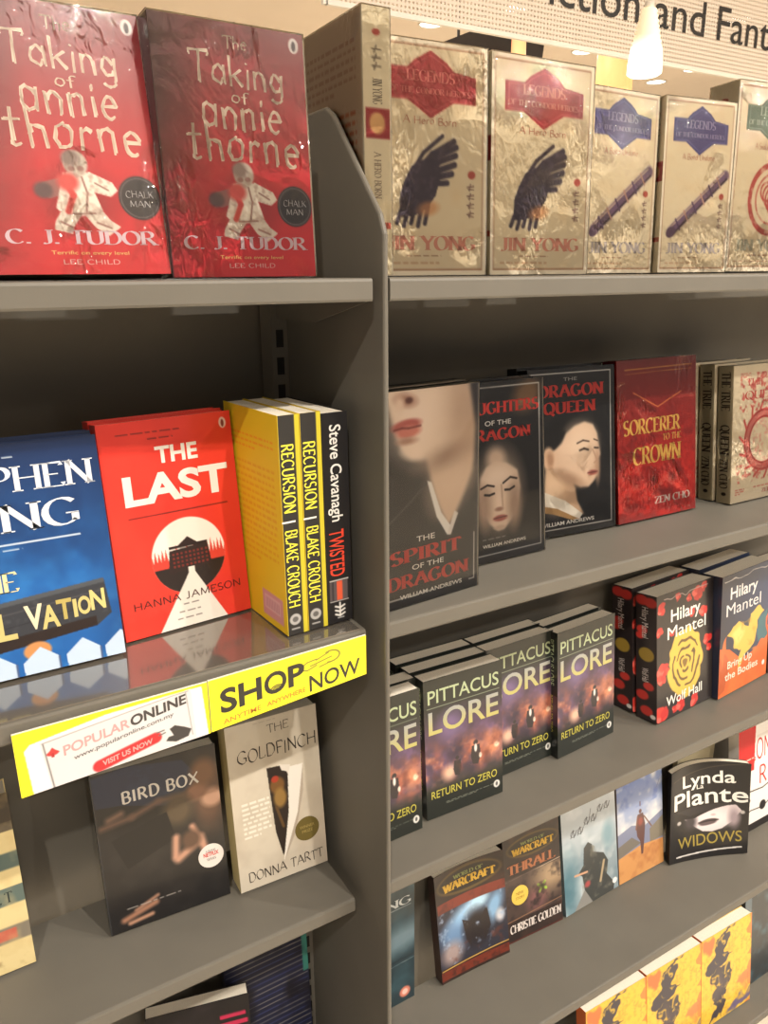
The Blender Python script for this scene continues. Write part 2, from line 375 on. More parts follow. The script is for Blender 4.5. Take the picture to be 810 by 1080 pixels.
def book(name, label, x, y, z, yaw, w, h, lean, t, front=None, ftx=(), fcol=(30, 30, 30), spine=None, scol=None, stx=(), back=None, bcol=None, btx=(),
         group=None, m=None, wrap=False, spine_out=False, bow=None, stick=(), cat='book'):
    """front, spine and back boards around a block of pages. x, y, z: near left bottom corner as it stands on the shelf"""
    m = m or M_MATTE; th = 0.0007
    scol = scol or fcol; bcol = bcol or fcol
    if bow and back is None: back = Art(w, h, bcol, .008)
    r = empty(name, (0, 0, 0), label, cat, group)
    mb = MB()
    mb.box(0.0002, th, 0.0002, t - .0002, 0, h, lin(scol))
    nb = 16 if bow else 1; nv = 8 if bow else 1
    for i in range(nb):
        for j in range(nv):
            a, c = .0002 + (w - .0002) * i / nb, .0002 + (w - .0002) * (i + 1) / nb
            mb.box(a, c, (0.0004 if bow else 0.0002), th, h * j / nv, h * (j + 1) / nv, lin(fcol)); mb.box(a, c, t - th, t - .0002, h * j / nv, h * (j + 1) / nv, lin(bcol))
    panel(mb, (0, 0, h), (1, 0, 0), (0, 0, -1), (0, -1, 0), w, h, front, fcol, ftx)
    panel(mb, (0, t, h), (0, -1, 0), (0, 0, -1), (-1, 0, 0), t, h, spine, scol, stx)
    panel(mb, (w, t, h), (-1, 0, 0), (0, 0, -1), (0, 1, 0), w, h, back, bcol, btx)
    if bow:
        f = lambda p: (p[0], p[1] + bow * (1 - ((p[0] / w) * 2 - 1) ** 2) * (.25 + .75 * p[2] / h), p[2])
        mb.V = [f(p) for p in mb.V]
    cov = mb.build('cover', m, r, True)
    pb = MB(); n = 16 if bow else 1
    for i in range(n):
        a, b = .0008 + (w - .0022) * i / n, .0008 + (w - .0022) * (i + 1) / n
        
        for j in range(nv): pb.box(a, b, th, t - th, .0012 + (h - .0024) * j / nv, .0012 + (h - .0024) * (j + 1) / nv)
    if bow: pb.V = [f(p) for p in pb.V]
    pb.build('page_block', M_PAGE, r)
    for (sn, sx, sy, sr, scl, tx, slab) in stick:
        s = MB(); k = 28
        P = [(sx * w + sr * math.cos(2 * math.pi * i / k), sy * -h + h + sr * math.sin(2 * math.pi * i / k)) for i in range(k)]
        s.add([(p[0], -.0006, p[1]) for p in P], [tuple(range(k))], lin(scl))
        s.add([(p[0], -.0002, p[1]) for p in P] + [(p[0], -.0006, p[1]) for p in P], [(i, (i + 1) % k, k + (i + 1) % k, k + i) for i in range(k)], lin(scl))
        panel(s, (sx * w - sr, -.0007, h - sy * h + sr), (1, 0, 0), (0, 0, -1), (0, -1, 0), 2 * sr, 2 * sr, None, scl, tx) if False else None
        for tt in tx:
            mb2 = MB(); panel(mb2, (sx * w - sr, -.0007, h - sy * h + sr), (1, 0, 0), (0, 0, -1), (0, -1, 0), 2 * sr, 2 * sr, None, scl, [tt])
            nn = 4; s.V, off = s.V + mb2.V[nn:], len(s.V); s.K += mb2.K[nn:]; s.F += [tuple(i - nn + off for i in ff) for ff in mb2.F[1:]]
        so = s.build(sn, m, r, True)
        if slab: so['label'] = slab
    if wrap:
        e = .0009; wb = MB()
        # open mesh shell of film: a grid on the front plus the sides
        wb.box(-e, w + e, -e, t + e, -.0002, h + e)
        wo = wb.build('plastic_wrap', {2: M_CRINKLE, 3: M_GLARE, 4: M_SMOOTH}.get(int(wrap), M_WRAP), r); wo['label'] = 'clear crinkled shrink wrap'
    place(r, x, y, z, yaw, lean, t, w, spine_out)
    r['dims'] = (w, h, t)
    return r
def place(r, x, y, z, yaw, lean, t, w, spine_out=False):
    B = Matrix.Rotation(RAD(yaw), 4, 'Z') @ Matrix.Rotation(-RAD(lean), 4, 'X')
    if spine_out:
        Mx = Matrix.Translation((x, y, z + w * math.sin(RAD(lean)) + .0004)) @ B @ Matrix.Translation((t, 0, 0)) @ Matrix.Rotation(RAD(90), 4, 'Z')
    else:
        Mx = Matrix.Translation((x, y, z + t * math.sin(RAD(lean)) + .0004)) @ B
    r.matrix_world = Mx
def again(src, label, x, y, z, yaw, lean, spine_out=False, group=None):
    """another copy of a title: the book and each of its parts"""
    r = src.copy(); C.objects.link(r)
    r['label'] = label
    if group: r['group'] = group
    for ch in list(src.children):
        c = ch.copy(); C.objects.link(c); c.parent = r
    w_, h_, t_ = src['dims']
    place(r, x, y, z, yaw, lean, t_, w_, spine_out)
    return r

# ------------------------------------------------------------------ the store around the shelves
def plane_structure(name, x0, x1, y0, y1, z0, z1, m):
    b = MB(); b.box(x0, x1, y0, y1, z0, z1); return tag(b.build(name, m), kind='structure')
plane_structure('ceiling', -5, 11, -8, 9, CEIL, CEIL + .05, mat('ceiling_paint', (232, 218, 202), 0.8, var=.03, vscale=2))
plane_structure('floor', -5, 11, -8, 9, FLOOR - .05, FLOOR, mat('floor_tile', (206, 194, 174), 0.35, var=.08, vscale=3))
plane_structure('wall_back', -5, 11, 8.9, 9, FLOOR, CEIL, mat('far_wall_paint', (196, 178, 152), 0.8, var=.04, vscale=1))

M_TRIM = mat('white_lamp_trim', (230, 225, 215), 0.4)
M_LED = emis('downlight_glow', (1.0, 0.93, 0.82), 9.0)
def downlight(x, y, label, watts=0, radius=.062):
    r = empty('downlight', (x, y, CEIL), label, 'ceiling light', 'round downlights in the ceiling')
    b = MB(); b.lathe([(radius, -.002), (radius + .004, -.010), (radius + .016, -.008), (radius + .018, 0), (radius, 0)], 0, 0, 28); b.build('trim_ring', M_TRIM, r, smooth=True)
    b = MB(); b.lathe([(0, -.004), (radius * .6, -.0045), (radius, -.003)], 0, 0, 28); b.build('diffuser', M_LED, r)
    if watts:
        L = bpy.data.lights.new('downlight_lamp', 'AREA'); L.shape = 'DISK'; L.size = radius * 2; L.energy = watts; L.color = LAMP
        o = bpy.data.objects.new('downlight_lamp', L); C.objects.link(o); o.parent = r; o.location = (0, 0, -.012)
    return r
for i, (x, y, wt) in enumerate(AISLE):
    downlight(x, y, 'unseen round recessed downlight over the aisle in front of the shelves', wt, .036)
hl = ['bright downlight above the red emblem book with the upright spine beside it', 'small bright downlight left of the ribbed glowing pendant',
      'round downlight right of the pendant, above the blue emblem books', 'faint downlight low beside the pendant, farther back', 'downlight seen through the perforated sign beside the last word',
      'faint downlight seen through the perforated sign before the lettering', 'farthest downlight just over the blue emblem book tops', 'ceiling downlight above the second red cover', 'ceiling downlight behind the red covers']
for i, (x, y) in enumerate(HALL):
    downlight(x, y, hl[i], 95 if i not in (3, 6) else 0, .092)

# hanging perforated sign
def perforated():
    m = mat('perforated_white_metal', (226, 214, 200), 0.5)
    nt = m.node_tree; b = nt.nodes['Principled BSDF']; out = nt.nodes['Material Output']; L = nt.links.new
    tc = nt.nodes.new('ShaderNodeTexCoord'); sp = nt.nodes.new('ShaderNodeSeparateXYZ'); L(tc.outputs['Object'], sp.inputs[0])
    fs = []
    for ax, s in (('X', 70), ('Z', 70)):
        mu = nt.nodes.new('ShaderNodeMath'); mu.operation = 'MULTIPLY'; mu.inputs[1].default_value = s; L(sp.outputs[ax], mu.inputs[0])
        fr = nt.nodes.new('ShaderNodeMath'); fr.operation = 'FRACT'; L(mu.outputs[0], fr.inputs[0])
        su = nt.nodes.new('ShaderNodeMath'); su.operation = 'SUBTRACT'; su.inputs[1].default_value = .5; L(fr.outputs[0], su.inputs[0])
        po = nt.nodes.new('ShaderNodeMath'); po.operation = 'POWER'; po.inputs[1].default_value = 2; L(su.outputs[0], po.inputs[0]); fs.append(po)
    ad = nt.nodes.new('ShaderNodeMath'); L(fs[0].outputs[0], ad.inputs[0]); L(fs[1].outputs[0], ad.inputs[1])
    lt = nt.nodes.new('ShaderNodeMath'); lt.operation = 'LESS_THAN'; lt.inputs[1].default_value = .075; L(ad.outputs[0], lt.inputs[0])
    tr = nt.nodes.new('ShaderNodeBsdfTransparent'); mx = nt.nodes.new('ShaderNodeMixShader')
    L(lt.outputs[0], mx.inputs[0]); L(b.outputs[0], mx.inputs[1]); L(tr.outputs[0], mx.inputs[2]); L(mx.outputs[0], out.inputs[0])
    return m
sg = empty('hanging_sign', (.77, 1.6, .735), 'white perforated hanging sign with black section lettering', 'sign')
b = MB(); b.box(0, 3.6, 0, .006, 0, .48); b.build('perforated_panel', perforated(), sg)
b = MB(); b.box(0, 3.6, -.004, .010, -.010, .004); b.box(-.01, .004, -.004, .01, -.01, .48); b.build('sign_rim', M_TRIM, sg)
b = MB()
for xx in (.5, 3.0):
    b = MB(); b.box(xx, xx + .004, .001, .005, .48, CEIL - .735); b.build('hanging_rod', M_TRIM, sg)
M_VINYL = mat('black_vinyl_letters', (26, 23, 22), .5)
for wd_, a0, a1 in (('Fiction', .204, .345), ('and', .367, .443), ('Fantasy', .463, .62)):
    b = MB(); panel(b, (0, -.002, .48), (1, 0, 0), (0, 0, -1), (0, -1, 0), 3.6, .48, None, (0, 0, 0), [Txt(wd_, a0, a1, .775, .235, (28, 24, 24), bold=.002)])
    b.V, b.F = b.V[4:], [tuple(i - 4 for i in f) for f in b.F[1:]]
    lt = b.build('sign_lettering', M_VINYL, sg); lt['label'] = 'black lettering'

# pendant lamps
def pendant(x, y, z0, label, glow, prof, cord_top=CEIL, light=0):
    r = empty('pendant_lamp', (x, y, z0), label, 'pendant lamp')
    b = MB(); b.lathe(prof, 0, 0, 28); b.build('lamp_shade', glow, r, smooth=True)
    top = prof[-1][1]
    b = MB(); b.lathe([(.003, top - .005), (.003, cord_top - z0)], 0, 0, 8); b.build('cord', M_DARK, r)
    b = MB(); b.lathe([(.0, top - .012), (.016, top - .010), (.014, top + .02), (0, top + .022)], 0, 0, 16); b.build('cap', M_TRIM, r, smooth=True)
    if light:
        L = bpy.data.lights.new('pendant_bulb', 'POINT'); L.energy = light; L.color = LAMP; L.shadow_soft_size = .05
        o = bpy.data.objects.new('pendant_bulb', L); C.objects.link(o); o.parent = r; o.location = (0, 0, -.03)
    return r
def shade_glow(name, lo, hi, s_lo, s_hi, z0, z1):
    m = emis(name, lo, 1); nt = m.node_tree; b = nt.nodes['Principled BSDF']; L = nt.links.new
    tc = nt.nodes.new('ShaderNodeTexCoord'); sp = nt.nodes.new('ShaderNodeSeparateXYZ'); L(tc.outputs['Object'], sp.inputs[0])
    mr = nt.nodes.new('ShaderNodeMapRange'); mr.inputs[1].default_value = z0; mr.inputs[2].default_value = z1; L(sp.outputs['Z'], mr.inputs[0])
    cr = nt.nodes.new('ShaderNodeValToRGB'); cr.color_ramp.elements[0].color = (*lo, 1); cr.color_ramp.elements[1].color = (*hi, 1); L(mr.outputs[0], cr.inputs[0])
    m2 = nt.nodes.new('ShaderNodeMapRange'); m2.inputs[3].default_value = s_lo; m2.inputs[4].default_value = s_hi; L(mr.outputs[0], m2.inputs[0])
    L(cr.outputs[0], b.inputs['Emission Color']); L(m2.outputs[0], b.inputs['Emission Strength']); return m
prof = [(0, 0), (.044, 0), (.053, .006), (.053, .03), (.048, .075)]
for i in range(8): prof += [(.047 - .003 * i, .08 + i * .014), (.042 - .003 * i, .087 + i * .014)]
pendant(1.735, 1.3, .59, 'bright ribbed glass pendant lamp in front of the sign', shade_glow('ribbed_lamp_glass', (1, .93, .78), (1, .66, .34), 3.2, .7, .055, .11), prof)
pendant(2.53, 2.2, .775, 'orange glowing drum pendant lamp beside the ribbed one', shade_glow('amber_lamp_glass', (1, .66, .28), (1, .55, .28), .62, .4, .03, .17), [(0, 0), (.075, 0), (.082, .006), (.08, .2), (.02, .21), (0, .21)])
pendant(2.634, 3.0, 1.06, 'small orange lamp hanging by the black ceiling box', emis('amber_small_glass', (1, .55, .26), .9), [(0, 0), (.035, 0), (.04, .006), (.038, .12), (0, .125)])
du = empty('ceiling_duct', (2.6, 3.5, 1.2), 'black angular duct box hanging under the far ceiling', 'duct')
M_DUCT = mat('black_duct', (38, 33, 32), .6)
b = MB(); b.prism([(-.37, -.06), (.33, -.07), (.35, .07), (-.05, .07)], -.35, .4, 'y'); b.build('duct_box', M_DUCT, du)
for xx in (0.0, .28):
    b = MB(); b.box(xx, xx + .012, 0, .012, .06, CEIL - 1.2); b.build('hanger_rod', M_DUCT, du)

# ------------------------------------------------------------------ shelving
YB = .255
LV = [(0.0, -.004), (-.3563, .016), (-.7364, .0512), (-1.1495, .0512), (-1.534, .0512)]
up = empty('shelf_upright', (0, 0, FLOOR), 'tall grey steel end panel between the two bays with a sloped top corner', 'shelf upright')
b = MB()
b.prism([(.272, FLOOR), (.272, .158), (.105, .158), (.090, .150), (.004, .056), (-.004, .038), (-.005, FLOOR)][::-1], -.006, 0, 'x')
b.V = [(v[0], v[1], v[2] - FLOOR) for v in b.V]
bevel(b.build('end_panel', M_SHELF, up), .004, 3)
for side in (-1, 1):
    x0, x1 = (-.0265, -.0063) if side < 0 else (.0003, .0205)
    b = MB(); b.box(x0, x1, .214, .246, .02, .10 - FLOOR)
    o = b.build('slotted_post', M_SHELF, up)
    z = -.058
    while z > -1.5:
        s = MB(); s.box((x0 + x1) / 2 - .0045, (x0 + x1) / 2 + .0045, .2136, .2150, z - .020 - FLOOR, z - FLOOR)
        s.build('slot', M_DARK, o)
        z -= .0315
for nm, x0, x1, lb in (('l', -1.0, -.0064, 'grey steel back panel behind the left bay'), ('r', .0004, 1.25, 'grey steel back panel behind the right bay')):
    b = MB(); b.box(x0, x1, YB, YB + .012, FLOOR, .10)
    tag(bevel(b.build('back_panel', M_SHELF), .002), lb, 'shelf panel')
def shelf(z, yf, x0, x1, label, lip=.02):
    r = empty('shelf_board', (x0, yf, z), label, 'shelf', 'grey steel shelf boards')
    L = x1 - x0; d = YB - .012 - yf - .032 if False else .2125 - yf
    b = MB()
    # folded tray: top sheet, rounded front lip and return flange
    P = [(d, 0), (.003, 0), (.0008, -.0008), (0, -.003), (0, -lip + .002), (.001, -lip), (.03, -lip), (.03, -lip + .0015), (.0025, -lip + .0018), (.002, -.0035), (.004, -.002), (d, -.002)]
    b.prism(P[::-1], 0, L, 'x')
    b.build('shelf_tray', M_SHELF, r)
    b = MB()
    for xx in (.0005, L - .002):
        b = MB(); b.prism([(.002, -.002), (d, -.002), (d, -.045), (.12, -.045), (.002, -lip + .001)], xx, xx + .0015, 'x')
        b.build('side_bracket', M_SHELF, r)
    return r
nm_ = ['top', 'second', 'third', 'fourth', 'lowest']
left_l = ['top grey shelf of the left bay, carrying the two red wrapped books', 'left bay shelf with the yellow and white price cards on its edge', 'left bay shelf carrying the dark cover and the cream torn-paper cover', 'lowest left bay shelf, under the stacked dark blue book']
right_l = ['top grey shelf of the right bay, carrying the beige emblem books', 'right bay shelf carrying the portrait covers and the red wrapped book', 'right bay shelf carrying the purple fire covers and the black rose cover', 'right bay shelf carrying the dragon, desert and hat covers', 'lowest right bay shelf, carrying the yellow books']
for i, (z, yf) in enumerate(LV):
    lip = [.0205, .02, .0195, .019, .019][i]
    if i < 4: shelf(z, yf, -1.0, [-.0175, -.0185, -.0195, -.0195][i], left_l[i], lip)
    shelf(z, yf, .0012, 1.25, right_l[i], lip)
Z = [v[0] for v in LV]
b = MB(); b.box(-.97, -.024, LV[1][1] + .002, .208, Z[1] + .0002, Z[1] + .0014)
tag(bevel(b.build('shelf_liner', M_LINER), .0004, 1), 'shiny clear plastic liner sheet on the left bay shelf under the blue and red covers', 'shelf liner')
ZL = Z[1] + .0014

# ------------------------------------------------------------------ books: top left shelf
WHITE = (225, 220, 212); CREAM = (216, 198, 172)
def wiggle(n, seed, amp): r = random.Random(seed); return [r.uniform(-amp, amp) for _ in range(n)]
def art_annie():
    a = Art(.129, .1905, (176, 34, 42), .0008)
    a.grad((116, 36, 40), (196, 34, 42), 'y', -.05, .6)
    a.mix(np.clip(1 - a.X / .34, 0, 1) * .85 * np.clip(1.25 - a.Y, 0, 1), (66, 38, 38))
    a.grad((0, 0, 0), (196, 36, 46), 'y', .6, 1.0, 0) 
    a.cloud(9, (205, 48, 54), 4, .45, .9, .5, np.clip(a.Y * 1.3 - .3, 0, 1))
    ch = (232, 222, 206); sh = (150, 110, 100)
    a.ell(.53, .72, .2, .12, (120, 22, 28), .9, 0, .5)
    # paper figure: head, torso, arms, legs
    a.poly([(.46, .63), (.33, .655), (.31, .70), (.36, .715), (.48, .69)], (150, 96, 90)); a.ell(.33, .685, .05, .03, (96, 70, 70), .5)
    a.poly([(.45, .615), (.60, .61), (.72, .645), (.745, .675), (.70, .70), (.61, .685), (.645, .755), (.56, .775), (.43, .775), (.385, .75)], ch)
    a.poly([(.42, .75), (.53, .765), (.47, .815), (.455, .845), (.36, .83), (.37, .80)], (216, 204, 188)); a.poly([(.53, .765), (.63, .745), (.68, .79), (.735, .815), (.66, .85), (.59, .82)], (216, 204, 188))
    a.ell(.525, .58, .068, .05, (196, 184, 168), .2); a.ell(.50, .562, .05, .03, (150, 128, 118), .5); a.ell(.50, .60, .02, .01, sh, .4); a.ell(.55, .598, .02, .01, sh, .4)
    a.line([(.45, .64), (.49, .70), (.45, .76)], .035, (200, 64, 58)); a.line([(.55, .63), (.57, .69), (.55, .76)], .012, sh); a.line([(.62, .65), (.69, .675)], .01, sh); a.line([(.40, .80), (.46, .82)], .012, sh); a.line([(.60, .80), (.68, .82)], .012, sh); a.line([(.47, .77), (.60, .765)], .01, sh)
    a.ell(.47, .65, .06, .035, (204, 76, 70), .6); a.cloud(40, (170, 140, 126), 3, .5, .75, .6, a.mask([(.33, .55), (.74, .55), (.74, .86), (.33, .86)]) * (a.A.min(-1) > 120))
    a.ell(.87, .70, .125, .085, (38, 30, 32), .06)
    a.ring(.87, .70, .112, .006, (150, 140, 140), .7)
    a.ell(.93, .05, .035, .03, (214, 206, 198), .15); a.ell(.93, .052, .014, .02, (60, 40, 40), .2)
    a.rect(0, 0, .012, 1, (70, 24, 28))
    return a
SC = (224, 204, 182)
ft = [Txt('The', .45, .61, .095, .05, SC, 'scratch'), Txt('Taking', .22, .84, .225, .115, SC, 'scratch', slope=.03), Txt('of', .48, .60, .30, .045, SC, 'scratch'),
      Txt('annie', .28, .82, .40, .135, SC, 'scratch'), Txt('thorne', .17, .93, .525, .14, SC, 'scratch'),
      Txt('CHALK', .79, .955, .70, .026, (190, 186, 186), 'hand'), Txt('MAN', .81, .93, .735, .024, (190, 186, 186), 'hand'),
      Txt('C. J. TUDOR', .09, .95, .885, .052, (206, 184, 190), 'serif', thick=.2),
      Txt('Terrific on every level', .32, .76, .925, .014, (226, 190, 120)), Txt('LEE CHILD', .38, .7, .962, .018, (216, 176, 170), 'line')]
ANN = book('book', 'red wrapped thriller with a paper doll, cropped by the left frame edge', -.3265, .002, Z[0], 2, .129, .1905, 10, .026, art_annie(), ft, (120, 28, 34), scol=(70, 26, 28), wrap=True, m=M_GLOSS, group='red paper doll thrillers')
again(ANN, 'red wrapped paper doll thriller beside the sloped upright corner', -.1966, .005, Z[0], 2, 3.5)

# ------------------------------------------------------------------ beige emblem books
def art_jin(kind, w, h):
    em = {'r': (164, 58, 58), 'b': (76, 72, 116), 'g': (92, 108, 84)}[kind]
    bg = (216, 200, 168)
    a = Art(w, h, (236, 224, 200), .0013)
    a.rect(.03, .022, .965, .975, (172, 134, 104)); a.rect(.04, .03, .955, .967, bg)
    a.cloud(7, (214, 192, 154), 3, .4, .9, .6, ((a.X > .05) & (a.X < .95) & (a.Y > .03) & (a.Y < .96)) * 1.)
    P = [(.12, .115), (.30, .115), (.36, .085), (.50, .045), (.64, .085), (.70, .115), (.90, .13), (.90, .235), (.70, .235), (.62, .26), (.50, .30), (.38, .26), (.30, .235), (.12, .235)]
    q = [(x * .94 + .03, y * 1.0 + .005) for x, y in P]
    a.poly([(.5 + (x - .5) * 1.08, .175 + (y - .175) * 1.12) for x, y in q], (222, 196, 160)); a.poly([(.5 + (x - .5) * 1.05, .175 + (y - .175) * 1.08) for x, y in q], em); 
    a.line([(.5 + (x - .5) * .95, .175 + (y - .175) * .93) for x, y in q + q[:1]], .006, tuple(min(255, c + 40) for c in em))
    if kind == 'r':
        dk = (66, 54, 64)
        a.poly([(.22, .74), (.23, .64), (.27, .58), (.33, .52), (.42, .49), (.56, .50), (.58, .56), (.54, .64), (.46, .70), (.34, .735)], dk)
        for bx, by, tx_, ty, wd in ((.31, .56, .60, .385, .03), (.36, .55, .70, .405, .045), (.42, .54, .72, .43, .045), (.46, .55, .715, .465, .045), (.48, .58, .705, .505, .045), (.48, .60, .68, .545, .045), (.46, .62, .64, .585, .04)):
            a.line([(bx, by), ((bx + tx_) / 2 - .02, (by + ty) / 2 - .012), (tx_, ty)], wd, dk)
        for i in range(5): a.line([(.25 + .055 * i, .69), (.20 + .06 * i, .765 + .012 * (i % 2))], .035, dk)
        a.cloud(30, (104, 90, 98), 5, .55, .8, .5, (a.A.max(-1) < 90) * 1.)
        a.ell(.47, .70, .09, .03, (196, 136, 86), .8, -10, .7)
    elif kind == 'b':
        pu = (112, 86, 106)
        a.line([(.16, .755), (.90, .42)], .10, pu); a.line([(.18, .775), (.92, .44)], .022, (70, 52, 60)); a.line([(.15, .735), (.88, .405)], .012, (196, 170, 150))
        for i in range(6): t = .12 + .15 * i; a.line([(.16 + .74 * t - .03, .755 - .335 * t - .03), (.16 + .74 * t + .035, .755 - .335 * t + .03)], .02, (178, 140, 120) if i % 2 else (84, 60, 84))
        a.ell(.16, .76, .07, .03, (90, 66, 80), .2, -30)
    else:
        rd = (176, 80, 70)
        a.ring(.55, .60, .30, .05, rd); a.ring(.55, .60, .22, .02, (190, 110, 95))
        for k in range(5): a.ring(.47 + .05 * k, .56 + .02 * k, .08 + .015 * k, .02, rd)
        a.cloud(18, bg, 8, .5, .7, .6, ((a.Y > .42) & (a.Y < .8)) * 1.)
    a.ell(.86, .545, .035, .018, (170, 80, 66), .3)
    for i, yy in enumerate((.60, .64, .68, .72)):
        a.line([(.82, yy), (.88, yy - .006)], .01, (120, 90, 80)); a.line([(.85, yy - .014), (.84, yy + .014)], .01, (120, 90, 80)); a.line([(.83, yy + .008), (.88, yy + .01)], .007, (120, 90, 80))
    a.para(.28, .78, .905, .918, 1, (150, 112, 86), .8); a.para(.1, .9, .937, .952, 1, (170, 120, 90), .8)
    return a
def jtx(kind, sub):
    ec = {'r': (206, 116, 106), 'b': (142, 134, 166), 'g': (150, 160, 136)}[kind]
    nc = {'r': (204, 140, 118), 'b': (176, 164, 156), 'g': (176, 170, 146)}[kind]
    return [Txt('LEGENDS', .29, .71, .165, .045, ec, 'serif', thick=.2), Txt('OF THE CONDOR HEROES', .15, .85, .215, .024, ec, 'serif', thick=.2),
            Txt(sub, .26, .72, .34, .032, (186, 116, 96), 'hand'), Txt('JIN YONG', .1, .9, .885, .062, nc, 'serif', thick=.24)]
def jspine(w, h, em):
    a = Art(w, h, (222, 208, 176), .0012)
    a.rect(.08, .36, .95, .47, (156, 48, 48)); a.ell(.5, .415, .28, .04, (214, 168, 110), .3); a.rect(.08, .79, .95, .815, (176, 84, 66)); a.ell(.5, .09, .14, .012, (178, 76, 64), .2)
    for k, yy in enumerate((.15, .18, .21)):
        a.line([(.35, yy), (.65, yy)], .05, (110, 96, 80)); a.line([(.5, yy - .012), (.42, yy + .012)], .05, (110, 96, 80))
    return a
def art_jback(w, h):
    a = Art(w, h, (206, 178, 146), .0012)
    a.para(.1, .9, .1, .3, 6, (176, 128, 100), .7, 4); a.para(.1, .9, .36, .84, 13, (196, 96, 56), .75, 6)
    a.rect(.0, 0, .02, 1, (232, 222, 196)); a.rect(.98, 0, 1, 1, (236, 226, 200))
    return a
jst = [ST('JIN YONG', .25, .345, .35, .34, (110, 96, 80), 'serif'), ST('A HERO BORN', .52, .70, .36, .26, (150, 130, 110), 'serif')]
def jin(label, kind, sub, x, y, yaw, w, h, lean, t, wrap=2, **k):
    return book('book', label, x, y, Z[0], yaw, w, h, lean, t, art_jin(kind, w, h), jtx(kind, sub), (222, 206, 172), spine=jspine(t, h, kind), scol=(222, 208, 176), bcol=(206, 178, 146), wrap=wrap, group='beige emblem novels', **k)
J0 = jin('beige book standing spine outward next to the upright, red square on its spine', 'r', 'A Hero Born', .0030, .042, 0, .136, .2285, 1.0, .0285, spine_out=True, wrap=1, stx=jst, back=art_jback(.136, .2285))
J1 = jin('beige red emblem book with dark wing, right beside the spine-out copy', 'r', 'A Hero Born', .0358, .083, -3.6, .136, .222, 2, .030, wrap=1, stx=jst)
J2 = jin('beige red emblem book with dark wing, next to the blue emblem books', 'r', 'A Hero Born', .1795, .076, 0, .146, .222, 2, .030, stx=jst)
J3 = jin('beige blue emblem book half hidden behind the red emblem one', 'b', 'A Bond Undone', .375, .136, 2, .137, .222, 2.5, .030)
J4 = jin('beige blue emblem book fully seen left of the green emblem one', 'b', 'A Bond Undone', .5145, .131, -5.5, .128, .222, 3, .030)
J5 = jin('beige green emblem book with red coil, cropped by the right edge', 'g', 'A Snake Lies Waiting', .646, .121, -4, .155, .2515, 2.5, .05)
s = MB()
# ------------------------------------------------------------------ left bay, second shelf
def art_last(w, h):
    a = Art(w, h, (214, 52, 40), .0008)
    a.cloud(4, (224, 62, 46), 2, .3, .8, .6)
    dk = (96, 26, 22)
    a.para(.13, .9, .055, .068, 1, dk, .85, 2); a.para(.35, .66, .085, .097, 1, dk, .85, 5); a.rect(.14, .435, .9, .4395, dk); a.para(.14, .9, .435, .447, 1, dk, .6, 8)
    cx, cy, R = .55, .655, .285; ry = R * a.asp
    a.ell(cx, cy, R, ry, (228, 222, 212), .02)
    half = np.clip((a.Y - cy - .0) * 80, 0, 1)
    circ = (np.hypot((a.X - cx) / R, (a.Y - cy) / ry) < 1) * 1.0
    a.mix(circ * (a.Y > .685), (34, 24, 24))
    rng = random.Random(3)
    for i in range(22):
        x = cx - R + 2 * R * i / 21; hh = rng.uniform(.02, .07)
        a.mix(a.mask([(x - .022, .70), (x, .655 - hh), (x + .022, .70)]) * circ, (206, 60, 48))
    a.mix(a.mask([(.40, .62), (.70, .61), (.72, .72), (.38, .73)]) * circ, (40, 24, 24))
    for j in range(4):
        for i in range(9): a.rect(.42 + i * .032, .635 + j * .02, .437 + i * .032, .645 + j * .02, (118, 40, 34))
    a.rect(.40, .60, .70, .612, (34, 20, 20)); a.poly([(.47, .60), (.55, .565), (.62, .60)], (40, 24, 24))
    a.poly([(.535, .735), (.575, .735), (.80, 1.0), (.26, 1.0)], (228, 222, 212)); a.rect(.53, .712, .58, .74, (228, 222, 212))
    a.para(.46, .66, .885, .90, 1, (90, 80, 78), .8); a.para(.42, .70, .92, .932, 1, (90, 80, 78), .8); a.para(.40, .74, .952, .965, 1, (90, 80, 78), .8)
    a.ell(.93, .055, .028, .026, (226, 200, 190), .15); a.ell(.93, .057, .012, .018, (120, 40, 36), .2)
    return a
ft = [Txt('THE', .39, .71, .20, .072, WHITE, bold=.03), Txt('LAST', .13, .93, .375, .125, WHITE, bold=.035), Txt('HANNA JAMESON', .09, .93, .865, .035, (70, 26, 24), 'line', thick=.1)]
LAST = book('book', 'orange-red novel with a hotel in a white circle', -.2442, .1090, ZL, 6, .1405, .2203, 6.1, .019, art_last(.1405, .2203), ft, (214, 52, 40), scol=(190, 44, 36), m=M_GLOSS)
again(LAST, 'spare copy behind the orange-red hotel novel, only its top seen', -.2466, .1302, ZL, 6, 6.1)
